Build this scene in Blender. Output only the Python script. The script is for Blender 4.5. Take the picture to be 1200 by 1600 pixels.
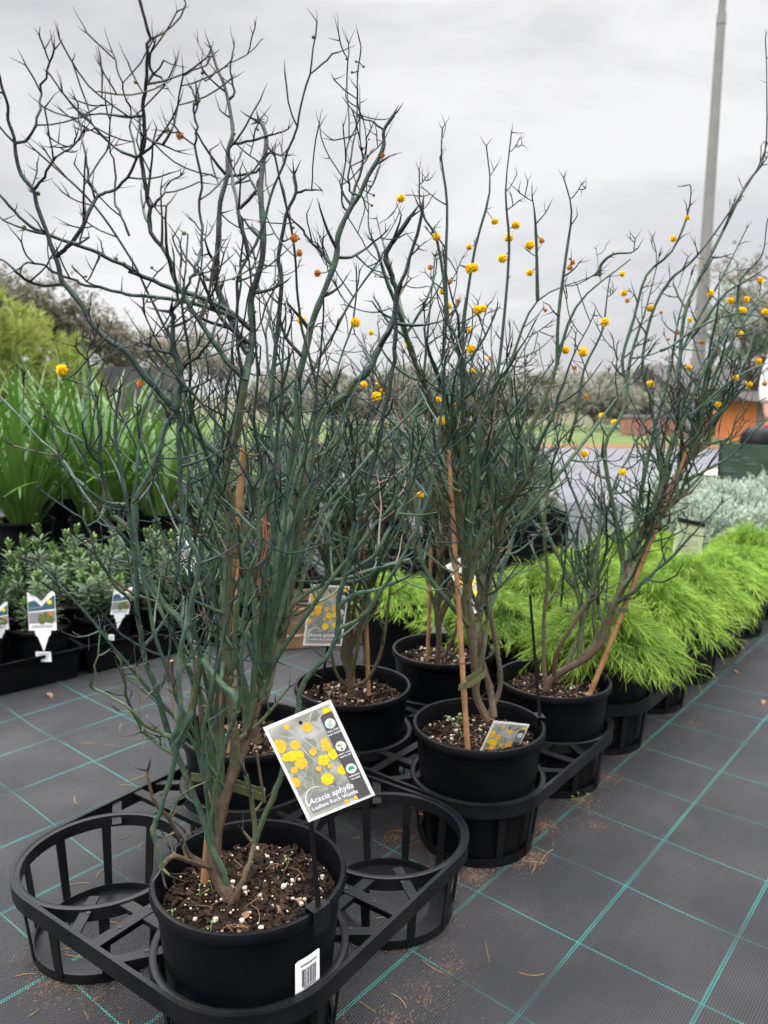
import bpy, math, random
from mathutils import Vector, Matrix
PI = math.pi
sc = bpy.context.scene
for o in list(bpy.data.objects): bpy.data.objects.remove(o)
# ------------------------------------------------------------------ camera
FPX, PITCH, ROLL = 1210.34, 0.1466, 0.0093      # solved from the mat's grid, in 1200x1600 pixels
cp, sp, cr, sr = math.cos(PITCH), math.sin(PITCH), math.cos(ROLL), math.sin(ROLL)
Fw = Vector((0, cp, -sp)); R0 = Vector((1, 0, 0)); U0 = Vector((0, sp, cp))
Rt = R0*cr + U0*sr; Up = U0*cr - R0*sr
CAM = Vector((0, 0, 1.0))
cd = bpy.data.cameras.new('camera'); cam = bpy.data.objects.new('camera', cd)
sc.collection.objects.link(cam); sc.camera = cam
cd.sensor_fit = 'VERTICAL'; cd.sensor_height = 36; cd.lens = FPX/1600*36
cd.clip_start = .02; cd.clip_end = 3000
cam.matrix_world = Matrix(((Rt.x, Up.x, -Fw.x, CAM.x), (Rt.y, Up.y, -Fw.y, CAM.y), (Rt.z, Up.z, -Fw.z, CAM.z), (0, 0, 0, 1)))
cd.dof.use_dof = True; cd.dof.focus_distance = 1.2; cd.dof.aperture_fstop = 5.6
sc.render.resolution_x = 768; sc.render.resolution_y = 1024
# ------------------------------------------------------------------ world: overcast
SUN_EL, SUN_ROT = math.radians(52), math.radians(205)
w = bpy.data.worlds.new("World"); sc.world = w; w.use_nodes = True
nt = w.node_tree; N = nt.nodes; L = nt.links; N.clear()
out = N.new('ShaderNodeOutputWorld'); bg = N.new('ShaderNodeBackground'); bg.inputs[1].default_value = 0.1
sky = N.new('ShaderNodeTexSky'); sky.sky_type = 'NISHITA'; sky.sun_disc = False
sky.sun_elevation = SUN_EL; sky.sun_rotation = SUN_ROT
tc = N.new('ShaderNodeTexCoord'); mp = N.new('ShaderNodeMapping'); mp.inputs['Scale'].default_value = (1.5, 1.5, 4.2)
mp.inputs['Location'].default_value = (.35, .1, .62)
n1 = N.new('ShaderNodeTexNoise'); n1.inputs['Scale'].default_value = 1.5; n1.inputs['Detail'].default_value = 7; n1.inputs['Roughness'].default_value = .54
n1.inputs['Distortion'].default_value = .35
r1 = N.new('ShaderNodeValToRGB'); e = r1.color_ramp.elements
e[0].position = .33; e[0].color = (.655, .653, .685, 1); e[1].position = .60; e[1].color = (.97, .965, .975, 1)
m_ = r1.color_ramp.elements.new(.47); m_.color = (.80, .797, .825, 1)
sx = N.new('ShaderNodeSeparateXYZ'); rz = N.new('ShaderNodeMapRange')
rz.inputs[1].default_value = .42; rz.inputs[2].default_value = .95; rz.inputs[3].default_value = 10.0; rz.inputs[4].default_value = 120.0
vm = N.new('ShaderNodeVectorMath'); vm.operation = 'SCALE'
mx = N.new('ShaderNodeMixRGB'); mx.inputs[0].default_value = .06
ry = N.new('ShaderNodeMapRange'); ry.inputs[1].default_value = -.7; ry.inputs[2].default_value = .15; ry.inputs[3].default_value = .80; ry.inputs[4].default_value = 1.0
mm = N.new('ShaderNodeMath'); mm.operation = 'MULTIPLY'
L.new(tc.outputs['Generated'], mp.inputs[0]); L.new(mp.outputs[0], n1.inputs['Vector']); L.new(n1.outputs[0], r1.inputs[0])
L.new(tc.outputs['Generated'], sx.inputs[0]); L.new(sx.outputs[2], rz.inputs[0])
L.new(sx.outputs[1], ry.inputs[0]); L.new(rz.outputs[0], mm.inputs[0]); L.new(ry.outputs[0], mm.inputs[1]); L.new(r1.outputs[0], vm.inputs[0]); L.new(mm.outputs[0], vm.inputs['Scale'])
L.new(vm.outputs[0], mx.inputs[1]); L.new(sky.outputs[0], mx.inputs[2]); L.new(mx.outputs[0], bg.inputs[0]); L.new(bg.outputs[0], out.inputs[0])
sl = bpy.data.lights.new('sun', 'SUN'); sl.energy = 1.5; sl.angle = math.radians(50); sl.color = (1, .97, .93)
so = bpy.data.objects.new('sun', sl); sc.collection.objects.link(so)
sd = Vector((math.sin(SUN_ROT)*math.cos(SUN_EL), math.cos(SUN_ROT)*math.cos(SUN_EL), math.sin(SUN_EL)))
so.rotation_euler = sd.to_track_quat('Z', 'Y').to_euler()
sc.view_settings.view_transform = 'Standard'; sc.view_settings.look = 'None'; sc.view_settings.exposure = 0; sc.view_settings.gamma = 1
sc.render.engine = 'CYCLES'
# ------------------------------------------------------------------ helpers
def ray(u, v): return Rt*((u-600)/FPX) - Up*((v-800)/FPX) + Fw
def aty(u, v, y): d = ray(u, v); return CAM + d*(y/d.y)
def atz(u, v, z=0.): d = ray(u, v); return CAM + d*((z-1)/d.z)
def proj(P):
    d = P-CAM; z = d.dot(Fw); return 600+FPX*d.dot(Rt)/z, 800-FPX*d.dot(Up)/z
C = sc.collection
class MB:
    def __init__(s): s.v = []; s.f = []; s.m = []; s.c = []
    def add(s, vs, fs, m=0, col=None):
        b = len(s.v); s.v += [tuple(v) for v in vs]; s.f += [tuple(i+b for i in f) for f in fs]; s.m += [m]*len(fs)
        if col is not None: s.c += [col]*len(vs)
        elif s.c: s.c += [0.0]*len(vs)
    def tube(s, P, Rr, n=6, m=0, cols=None, cap=True):
        k = len(P); b = len(s.v); up = None
        for i in range(k):
            t = (P[min(i+1, k-1)]-P[max(i-1, 0)])
            if t.length < 1e-9: t = Vector((0, 0, 1))
            t.normalize()
            if up is None: up = t.orthogonal().normalized()
            else:
                up = up - t*up.dot(t)
                up = up.normalized() if up.length > 1e-6 else t.orthogonal().normalized()
            sd_ = t.cross(up); r = Rr[i]
            for j in range(n):
                a = 2*PI*j/n; q = P[i] + (up*math.cos(a)+sd_*math.sin(a))*r; s.v.append((q.x, q.y, q.z))
            if cols is not None: s.c += [cols[i]]*n
        for i in range(k-1):
            for j in range(n):
                a = b+i*n+j; c = b+i*n+(j+1) % n; s.f.append((a, c, c+n, a+n)); s.m.append(m)
        if cap:
            s.f.append(tuple(b+(k-1)*n+j for j in range(n))); s.m.append(m)
            s.f.append(tuple(b+n-1-j for j in range(n))); s.m.append(m)
    def box(s, c, sz, M=None, m=0):
        hx, hy, hz = sz[0]/2, sz[1]/2, sz[2]/2; vs = []
        for z in (-hz, hz):
            for y in (-hy, hy):
                for x in (-hx, hx):
                    q = Vector((x, y, z)); q = (M @ q if M else q) + Vector(c); vs.append(tuple(q))
        s.add(vs, [(0, 2, 3, 1), (4, 5, 7, 6), (0, 1, 5, 4), (2, 6, 7, 3), (0, 4, 6, 2), (1, 3, 7, 5)], m)
    def lathe(s, prof, n=48, c=(0, 0, 0), m=0):
        b = len(s.v)
        for r, z in prof:
            for j in range(n):
                a = 2*PI*j/n; s.v.append((c[0]+r*math.cos(a), c[1]+r*math.sin(a), c[2]+z))
        for i in range(len(prof)-1):
            for j in range(n):
                a = b+i*n+j; d = b+i*n+(j+1) % n; s.f.append((a, d, d+n, a+n)); s.m.append(m)
    def obj(s, name, mats, parent=None, smooth=True, loc=None):
        me = bpy.data.meshes.new(name); me.from_pydata(s.v, [], s.f)
        if not isinstance(mats, (list, tuple)): mats = [mats]
        for x in mats: me.materials.append(x)
        if len(mats) > 1: me.polygons.foreach_set('material_index', s.m)
        if s.c:
            at = me.attributes.new('tint', 'FLOAT', 'POINT'); at.data.foreach_set('value', s.c)
        if smooth: me.polygons.foreach_set('use_smooth', [True]*len(me.polygons))
        me.update()
        if smooth: me.set_sharp_from_angle(angle=.75)
        o = bpy.data.objects.new(name, me); C.objects.link(o)
        if parent: o.parent = parent
        if loc is not None: o.location = loc
        return o
def empty(name, loc, label, cat, group=None, rz=0):
    o = bpy.data.objects.new(name, None); C.objects.link(o); o.location = loc; o.rotation_euler.z = rz
    o.empty_display_size = .05
    return tag(o, label, cat, group)
def tag(o, label=None, cat=None, group=None, kind=None):
    if label: o['label'] = label
    if cat: o['category'] = cat
    if group: o['group'] = group
    if kind: o['kind'] = kind
    return o
def copy_tree(o, parent=None):
    c = o.copy(); C.objects.link(c); c.parent = parent
    for ch in list(o.children): copy_tree(ch, c)
    return c
def smooth_curve(P, sub=5):
    if len(P) < 3: return [P[0].lerp(P[-1], i/4) for i in range(5)]
    res = []
    for i in range(len(P)-1):
        p0 = P[i-1] if i else P[0]*2-P[1]; p1 = P[i]; p2 = P[i+1]; p3 = P[i+2] if i+2 < len(P) else P[i+1]*2-P[i]
        for k in range(sub):
            t = k/sub
            res.append(.5*((2*p1)+(p2-p0)*t+(2*p0-5*p1+4*p2-p3)*t*t+(3*p1-p0-3*p2+p3)*t**3))
    res.append(P[-1].copy()); return res
# ------------------------------------------------------------------ materials
def nm(name, col, rough=.5, spec=.5, var=None, vscale=30, bump=0, bscale=80, attr=None, trans=0, detail=4, metal=0, orand=0):
    """principled + noise colour variation; var = second colour; attr=[(pos,col)..] ramp over the 'tint' attribute"""
    m = bpy.data.materials.new(name); m.use_nodes = True; t = m.node_tree; N = t.nodes; L = t.links
    b = N['Principled BSDF']; b.inputs['Roughness'].default_value = rough; b.inputs['Specular IOR Level'].default_value = spec
    b.inputs['Metallic'].default_value = metal
    c = N.new('ShaderNodeTexCoord'); src = None
    b.inputs['Base Color'].default_value = (*col, 1)
    if attr:
        a = N.new('ShaderNodeAttribute'); a.attribute_name = 'tint'; r = N.new('ShaderNodeValToRGB'); el = r.color_ramp.elements
        el[0].position = attr[0][0]; el[0].color = (*attr[0][1], 1); el[1].position = attr[-1][0]; el[1].color = (*attr[-1][1], 1)
        for p_, c_ in attr[1:-1]: x = el.new(p_); x.color = (*c_, 1)
        L.new(a.outputs['Fac'], r.inputs[0]); src = r.outputs[0]
    if var:
        n = N.new('ShaderNodeTexNoise'); n.inputs['Scale'].default_value = vscale; n.inputs['Detail'].default_value = detail
        r = N.new('ShaderNodeMapRange'); r.inputs[1].default_value = .35; r.inputs[2].default_value = .65
        L.new(c.outputs['Object'], n.inputs['Vector']); L.new(n.outputs[0], r.inputs[0])
        mxx = N.new('ShaderNodeMixRGB')
        L.new(r.outputs[0], mxx.inputs[0])
        if src: L.new(src, mxx.inputs[1]); mxx.blend_type = 'MULTIPLY'
        else: mxx.inputs[1].default_value = (*col, 1)
        mxx.inputs[2].default_value = (*var, 1); src = mxx.outputs[0]
    if orand:       # every plant a little different in tone
        oi = N.new('ShaderNodeObjectInfo'); rr_ = N.new('ShaderNodeMapRange'); rr_.inputs[3].default_value = orand; rr_.inputs[4].default_value = 1.1
        vv = N.new('ShaderNodeVectorMath'); vv.operation = 'SCALE'; L.new(oi.outputs['Random'], rr_.inputs[0]); L.new(src, vv.inputs[0]); L.new(rr_.outputs[0], vv.inputs['Scale']); src = vv.outputs[0]
    if src: L.new(src, b.inputs['Base Color'])
    if bump:
        n = N.new('ShaderNodeTexNoise'); n.inputs['Scale'].default_value = bscale; n.inputs['Detail'].default_value = 5
        bu = N.new('ShaderNodeBump'); bu.inputs['Strength'].default_value = bump; bu.inputs['Distance'].default_value = .002
        L.new(c.outputs['Object'], n.inputs['Vector']); L.new(n.outputs[0], bu.inputs['Height']); L.new(bu.outputs[0], b.inputs['Normal'])
    if trans:
        tr = N.new('ShaderNodeBsdfTranslucent'); ms = N.new('ShaderNodeMixShader'); ms.inputs[0].default_value = trans
        if src: L.new(src, tr.inputs[0])
        else: tr.inputs[0].default_value = (*col, 1)
        o_ = N['Material Output']; L.new(b.outputs[0], ms.inputs[1]); L.new(tr.outputs[0], ms.inputs[2]); L.new(ms.outputs[0], o_.inputs[0])
    return m
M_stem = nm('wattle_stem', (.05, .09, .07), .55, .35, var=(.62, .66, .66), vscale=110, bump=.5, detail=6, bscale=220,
            attr=[(0, (.105, .066, .045)), (.22, (.115, .085, .052)), (.40, (.098, .108, .050)), (.52, (.080, .120, .062)), (.62, (.052, .098, .066)), (.72, (.034, .066, .050)), (.82, (.016, .027, .024)), (.92, (.009, .013, .013)), (.97, (.07, .038, .038)), (1, (.17, .06, .05))])  # brown to green is age; near-black entries paint in backlit darkness
M_plastic = nm('black_plastic', (.0016, .0022, .0038), .36, .13, var=(.0060, .0060, .0063), vscale=7, bump=.12, bscale=160, detail=8)
M_traypl = nm('dusty_black_plastic', (.0022, .0028, .0044), .40, .24, var=(.0095, .0092, .0095), vscale=8, bump=.15, bscale=120)
M_soil = nm('bark_mix', (.006, .0048, .004), .95, .05, var=(.016, .011, .008), vscale=60, bump=1, bscale=200)
M_chip = nm('bark_chip', (.0085, .0062, .0052), .9, .1, var=(.036, .022, .016), vscale=50)
M_chip2 = nm('wood_chip', (.09, .052, .03), .9, .15, var=(.18, .10, .06), vscale=35)
M_perl = nm('perlite', (.46, .40, .33), .85, .2, var=(.30, .23, .17), vscale=80)
M_bam = nm('bamboo', (.34, .19, .085), .5, .4, var=(.22, .115, .05), vscale=30, bump=.1)
M_bamn = nm('bamboo_node', (.12, .06, .03), .6, .3)
M_cut = nm('cut_wood', (.42, .25, .16), .8, .2, var=(.30, .16, .10), vscale=200)
M_tie = nm('olive_tie', (.10, .105, .045), .55, .4, var=(.075, .08, .035), vscale=20)
M_yel = nm('pompom_yellow', (.95, .68, .02), .8, .1, var=(.94, .62, .02), vscale=150, trans=.2)
M_ora = nm('pompom_faded', (.62, .28, .04), .85, .1, var=(.40, .15, .03), vscale=150)
M_bud = nm('green_bud', (.12, .15, .045), .7, .2, var=(.06, .08, .04), vscale=300)
M_white = nm('white_card', (.80, .80, .80), .35, .5)
M_ink = nm('dark_print', (.085, .08, .085), .4, .5)
M_black = nm('black_print', (.012, .012, .014), .5, .4)
M_holder = nm('label_holder', (.004, .004, .005), .45, .3)
M_phg = nm('printed_grey_green', (.22, .235, .18), .4, .5, var=(.52, .51, .48), vscale=28, detail=2)
M_phy = nm('printed_yellow', (.92, .68, .03), .4, .5, var=(.88, .50, .02), vscale=260)
M_phl = nm('printed_stem', (.48, .50, .52), .4, .5, var=(.30, .32, .33), vscale=70)
M_phd = nm('printed_shade', (.24, .235, .24), .4, .5)
M_green = nm('printed_green', (.02, .36, .14), .4, .5)
M_blue = nm('printed_blue', (.35, .55, .68), .4, .5)
M_teal = nm('printed_teal', (.035, .11, .14), .4, .5)
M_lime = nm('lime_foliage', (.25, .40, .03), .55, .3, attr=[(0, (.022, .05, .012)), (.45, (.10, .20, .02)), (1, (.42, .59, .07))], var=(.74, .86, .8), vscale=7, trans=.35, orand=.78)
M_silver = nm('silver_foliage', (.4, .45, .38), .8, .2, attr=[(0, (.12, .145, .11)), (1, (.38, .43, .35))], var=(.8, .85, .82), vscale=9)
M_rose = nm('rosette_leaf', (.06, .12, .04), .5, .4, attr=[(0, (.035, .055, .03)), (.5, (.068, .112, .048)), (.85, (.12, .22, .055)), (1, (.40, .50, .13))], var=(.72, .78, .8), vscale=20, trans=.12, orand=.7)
M_strap = nm('strap_leaf', (.06, .16, .03), .4, .45, attr=[(0, (.26, .32, .09)), (.3, (.10, .20, .035)), (.9, (.085, .18, .03)), (1, (.17, .15, .06))], var=(.62, .78, .6), vscale=9, trans=.25, orand=.8)
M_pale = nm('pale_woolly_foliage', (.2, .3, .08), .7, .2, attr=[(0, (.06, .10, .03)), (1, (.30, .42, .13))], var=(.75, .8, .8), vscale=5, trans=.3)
M_willow = nm('yellow_green_leaf', (.2, .26, .04), .6, .2, attr=[(0, (.14, .17, .05)), (1, (.44, .48, .12))], var=(.7, .8, .7), vscale=2, trans=.3)
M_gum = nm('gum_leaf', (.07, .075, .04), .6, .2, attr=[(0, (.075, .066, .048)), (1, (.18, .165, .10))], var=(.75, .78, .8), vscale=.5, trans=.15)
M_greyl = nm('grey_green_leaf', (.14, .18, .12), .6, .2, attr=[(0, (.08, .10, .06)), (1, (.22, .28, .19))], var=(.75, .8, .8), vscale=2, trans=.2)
M_hazescrub = nm('haze_pale_scrub', (.2, .2, .15), .8, .1, attr=[(0, (.09, .088, .07)), (1, (.19, .19, .135))], var=(.8, .82, .85), vscale=.3)  # pale leaf colour stands in for distance haze on the far trees
M_bark = nm('gum_bark', (.16, .12, .09), .9, .1, var=(.09, .07, .05), vscale=4)
M_twig = nm('brown_twig', (.09, .055, .035), .8, .2)
M_grass = nm('verge_grass', (.055, .095, .022), .8, .1, var=(.10, .115, .045), vscale=1.2, detail=8)
M_wood = nm('weathered_timber', (.17, .095, .055), .8, .2, var=(.08, .05, .032), vscale=16, bump=.4, bscale=60)
# mat material
def mat_material():
    m = bpy.data.materials.new('woven_weed_mat'); m.use_nodes = True; t = m.node_tree; N = t.nodes; L = t.links; b = N['Principled BSDF']
    def math_(op, a, bb=None, c=None):
        n = N.new('ShaderNodeMath'); n.operation = op
        for i, x in enumerate((a, bb, c)):
            if x is None: continue
            if hasattr(x, 'links'): L.new(x, n.inputs[i])
            else: n.inputs[i].default_value = x
        return n.outputs[0]
    g = N.new('ShaderNodeNewGeometry'); s = N.new('ShaderNodeSeparateXYZ'); L.new(g.outputs['Position'], s.inputs[0])
    th = -.6871; ct, st = math.cos(th), math.sin(th)
    wob = N.new('ShaderNodeTexNoise'); wob.inputs['Scale'].default_value = 1.6; wob.inputs['Detail'].default_value = 1; L.new(g.outputs['Position'], wob.inputs['Vector'])
    wv = math_('MULTIPLY', math_('SUBTRACT', wob.outputs[0], .5), .035)
    X = math_('ADD', math_('SUBTRACT', s.outputs[0], .0566), wv); Y = math_('ADD', math_('SUBTRACT', s.outputs[1], 1.2824), wv)
    p = math_('ADD', math_('MULTIPLY', X, ct), math_('MULTIPLY', Y, st))       # across A lines (m)
    q = math_('ADD', math_('MULTIPLY', X, -st), math_('MULTIPLY', Y, ct))      # across B lines (m)
    q2 = math_('ADD', q, math_('MULTIPLY', p, .025*.2221/.2244))
    def dist(x, sp_):
        fr = math_('SUBTRACT', math_('FRACT', math_('ADD', math_('DIVIDE', x, sp_), .5)), .5); return math_('MULTIPLY', fr, sp_)   # signed metres
    dA = dist(p, .2244)
    wave = math_('MULTIPLY', math_('SINE', math_('MULTIPLY', p, 2*PI/.0082)), .0009)
    dB = math_('ADD', dist(q2, .2221), wave)
    # B thin wavy thread
    mB = math_('LESS_THAN', math_('ABSOLUTE', dB), .00105)
    # A: two bundles of threads 3.2 mm apart, dashed
    strand = math_('LESS_THAN', math_('ABSOLUTE', math_('SUBTRACT', math_('ABSOLUTE', dA), .0022)), .0013)
    dash = math_('GREATER_THAN', math_('SINE', math_('ADD', math_('MULTIPLY', q, 2*PI/.0045), math_('MULTIPLY', math_('SIGN', dA), 1.6))), -.15)
    mA = math_('MULTIPLY', strand, dash)
    line = math_('MAXIMUM', mA, mB)
    # dirt wears lines
    dn = N.new('ShaderNodeTexNoise'); dn.inputs['Scale'].default_value = 3.1; dn.inputs['Detail'].default_value = 6; L.new(g.outputs['Position'], dn.inputs['Vector'])
    near = math_('LESS_THAN', s.outputs[1], 9.0)
    wear = N.new('ShaderNodeMapRange'); wear.inputs[1].default_value = .40; wear.inputs[2].default_value = .56; L.new(dn.outputs[0], wear.inputs[0]); wear.inputs[3].default_value = .25
    lineM = math_('MULTIPLY', math_('MULTIPLY', line, wear.outputs[0]), near)
    # weave
    rib = math_('SINE', math_('MULTIPLY', p, 2*PI/.0046)); weft = math_('SINE', math_('ADD', math_('MULTIPLY', q, 2*PI/.0030), math_('MULTIPLY', math_('SIGN', rib), 1.57)))
    hgt = math_('ADD', rib, math_('MULTIPLY', weft, .45))
    c1 = N.new('ShaderNodeMixRGB'); c1.inputs[1].default_value = (.0018, .002, .003, 1); c1.inputs[2].default_value = (.0195, .020, .024, 1)
    L.new(math_('MULTIPLY_ADD', hgt, .3, .45), c1.inputs[0])
    big = N.new('ShaderNodeTexNoise'); big.inputs['Scale'].default_value = 4; big.inputs['Detail'].default_value = 5; L.new(g.outputs['Position'], big.inputs['Vector'])
    dusty = N.new('ShaderNodeMapRange'); dusty.inputs[1].default_value = .45; dusty.inputs[2].default_value = .75; dusty.inputs[4].default_value = .35; L.new(big.outputs[0], dusty.inputs[0])
    c2 = N.new('ShaderNodeMixRGB'); c2.inputs[2].default_value = (.060, .054, .052, 1); L.new(c1.outputs[0], c2.inputs[1]); L.new(dusty.outputs[0], c2.inputs[0])
    sp_n = N.new('ShaderNodeTexNoise'); sp_n.inputs['Scale'].default_value = 260; sp_n.inputs['Detail'].default_value = 2; L.new(g.outputs['Position'], sp_n.inputs['Vector'])
    spk = N.new('ShaderNodeMapRange'); spk.inputs[1].default_value = .70; spk.inputs[2].default_value = .76; spk.inputs[4].default_value = .5; L.new(sp_n.outputs[0], spk.inputs[0])
    c4 = N.new('ShaderNodeMixRGB'); c4.inputs[2].default_value = (.22, .18, .14, 1); L.new(c2.outputs[0], c4.inputs[1]); L.new(spk.outputs[0], c4.inputs[0])
    c3 = N.new('ShaderNodeMixRGB'); c3.inputs[2].default_value = (.012, .22, .185, 1); L.new(c4.outputs[0], c3.inputs[1]); L.new(lineM, c3.inputs[0])
    L.new(c3.outputs[0], b.inputs['Base Color']); rg_ = N.new('ShaderNodeMapRange'); rg_.inputs[1].default_value = .35; rg_.inputs[2].default_value = .62; rg_.inputs[3].default_value = .36; rg_.inputs[4].default_value = .66; L.new(dn.outputs[0], rg_.inputs[0]); L.new(rg_.outputs[0], b.inputs['Roughness'])
    bu = N.new('ShaderNodeBump'); bu.inputs['Strength'].default_value = .8; bu.inputs['Distance'].default_value = .0011
    bu2 = N.new('ShaderNodeBump'); bu2.inputs['Strength'].default_value = .8; bu2.inputs['Distance'].default_value = .018
    L.new(hgt, bu.inputs['Height']); L.new(big.outputs[0], bu2.inputs['Height']); L.new(bu2.outputs[0], bu.inputs['Normal']); L.new(bu.outputs[0], b.inputs['Normal'])
    return m
M_mat = mat_material()
M_path = nm('pale_road', (.115, .115, .125), .8, .25, var=(.085, .085, .092), vscale=1.1, detail=8)
M_earth = nm('earth', (.08, .07, .045), .95, .1, var=(.09, .10, .05), vscale=.15)
M_mulch = nm('orange_mulch', (.20, .105, .045), .95, .1, var=(.13, .075, .04), vscale=2)
# ------------------------------------------------------------------ ground
def sheet(name, x0, x1, y0, y1, z, m):
    b = MB(); b.add([(x0, y0, z), (x1, y0, z), (x1, y1, z), (x0, y1, z)], [(0, 1, 2, 3)]); return tag(b.obj(name, m, smooth=False), kind='structure')
sheet('ground', -1500, 1500, -20, 2500, -.02, M_earth)
sheet('path', -60, 60, 7.2, 16.4, -.006, M_path)
sheet('weed_mat', -7, 7, -3, 7.5, 0, M_mat)
sheet('mulch_strip', -60, 60, 16.4, 17.6, 0.002, M_mulch)
sheet('verge', -60, 60, 17.6, 30, 0.006, M_grass)
# ------------------------------------------------------------------ carry trays
PIT = .376
def tray_frame(x, y, a):
    i = Vector((math.cos(a), math.sin(a), 0)); j = Vector((-i.y, i.x, 0)); o = Vector((x, y, 0))
    return dict(front=o, right=o+i*PIT, left=o+j*PIT, back=o+(i+j)*PIT)
TR = [(-.203, 1.106, .957), (.219, 1.666, .902), (.645, 2.205, .90), (1.085, 2.76, .90), (1.525, 3.31, .90)]
TH, RO, RI, RG = .158, .1535, .1425, .126
def wall_strip(b, P, z0, z1, t, closed=True):
    """thin vertical wall along closed outline P (xy), thickness t inwards"""
    n = len(P); base = len(b.v); c = sum(P, Vector((0, 0, 0)))/n
    for k in range(n):
        tg = (P[(k+1) % n]-P[k-1]).normalized(); nr = Vector((-tg.y, tg.x, 0))
        for (dd, z) in ((0, z0), (0, z1), (t, z1), (t, z0)):
            q = P[k]+nr*dd; b.v.append((q.x, q.y, z))
    for k in range(n):
        a = base+4*k; d = base+4*((k+1) % n)
        for e in range(4): b.f.append((a+e, d+e, d+(e+1) % 4, a+(e+1) % 4)); b.m.append(0)
def build_tray():
    root = bpy.data.objects.new('carry_tray', None); C.objects.link(root)
    cen = [Vector((0, 0, 0)), Vector((PIT, 0, 0)), Vector((PIT, PIT, 0)), Vector((0, PIT, 0))]
    # outer band : rounded square
    P = []
    for k, (c, a0) in enumerate(zip(cen, (PI, 1.5*PI, 0, .5*PI))):
        for s in range(15): a = a0+.5*PI*s/14; P.append(c+Vector((math.cos(a), math.sin(a), 0))*(RO+.004))
    b = MB(); wall_strip(b, P, TH-.03, TH, .004)
    # rolled top lip
    wall_strip(b, [q+Vector((q.x-PIT/2, q.y-PIT/2, 0)).normalized()*.0015 for q in P], TH-.0025, TH+.0012, .0075)
    b.obj('outer_band', M_traypl, root)
    for c in cen:
        b = MB()
        b.lathe([(RO, TH-.024), (RO, TH-.001), (RO-.004, TH+.001), (RI, TH-.001), (RI-.001, TH-.024)], 56, c)
        b.lathe([(RG+.004, 0), (RG+.004, .018), (RG, .018), (RG, 0)], 48, c)
        b.lathe([(RG+.001, .004), (.085, .004), (.085, .001)], 48, c)
        for k in range(10):
            a = 2*PI*(k+.5)/10; u = Vector((math.cos(a), math.sin(a), 0)); t = Vector((-u.y, u.x, 0)); wv = .009
            vs = []
            for r, z in ((RI+.002, TH-.004), (RG+.002, .006)):
                for s1 in (-1, 1):
                    for dr in (0, .004):
                        q = c+u*(r+dr)+t*wv*s1*(1 if z > .1 else .8); vs.append((q.x, q.y, z))
            b.add(vs, [(0, 1, 5, 4), (2, 6, 7, 3), (0, 4, 6, 2), (1, 3, 7, 5)])
        b.obj('pot_ring', M_traypl, root)
    # struts between rings: local frame along each outer side
    def bar(b, p, q, wd, z=TH-.002, dep=.004):
        d = (q-p).normalized(); n = Vector((-d.y, d.x, 0))*wd/2; vs = []
        for zz in (z-dep, z): vs += [(*(p-n).xy, zz), (*(q-n).xy, zz), (*(q+n).xy, zz), (*(p+n).xy, zz)]
        b.add(vs, [(3, 2, 1, 0), (4, 5, 6, 7), (0, 1, 5, 4), (1, 2, 6, 5), (2, 3, 7, 6), (3, 0, 4, 7)])
        b.add([(*(p).xy, z-.02), (*(q).xy, z-.02), (*(q).xy, z-dep), (*(p).xy, z-dep)], [(0, 1, 2, 3)])   # stiffening web
    mid = Vector((PIT/2, PIT/2, 0)); b = MB(); hb = MB()
    for k in range(4):
        A, B = cen[k], cen[(k+1) % 4]; t = (B-A).normalized(); n = Vector((-t.y, t.x, 0)); e0 = (A+B)/2 - n*RO
        bar(b, e0, mid, .021, TH-.002)
        y1 = .095; hw = PIT/2-math.sqrt(RO**2-(RO-y1)**2)+.004
        bar(b, e0+n*y1-t*hw, e0+n*y1+t*hw, .020, TH-.0035)
        bar(b, e0+n*(y1+.13)-t*(hw-.012), e0+n*(y1+.13)+t*(hw-.012), .012, TH-.0035)
        for s in (-1, 1):
            p = e0+t*s*.05; q = e0+n*y1+t*s*.105
            bar(b, p, q+n*-.02, .018, TH-.0045)
            c = p.lerp(q, .45)
            hb.lathe([(.0001, .0), (.0038, .0), (.0038, -.003)], 12, (c.x, c.y, TH-.0035)); 
            c = e0+n*.05*(1 if s > 0 else 2.2); hb.lathe([(.0001, .0), (.0035, .0), (.0035, -.003)], 12, (c.x, c.y, TH-.001))
    b0 = len(b.v); b.v += hb.v; b.f += [tuple(i+b0 for i in f) for f in hb.f]; b.m += [1]*len(hb.f)
    b.obj('strut_lattice', [M_traypl, M_black], root, smooth=False)
    return root
TL = ['black carry tray nearest the camera, empty left and right rings, front pot in it', 'black carry tray behind the first, holding four wattle pots on one side of the mat',
      'black carry tray under the nearest lime green plants', 'black carry tray third row of lime plants, mostly hidden under foliage', 'black carry tray farthest back under lime green plants']
tray0 = build_tray()
for k, (x, y, a) in enumerate(TR):
    t = tray0 if k == 0 else copy_tree(tray0)
    t.location = (x, y, 0.001); t.rotation_euler.z = a; tag(t, TL[k], 'plant tray', 'black carry trays in a diagonal row')
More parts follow.
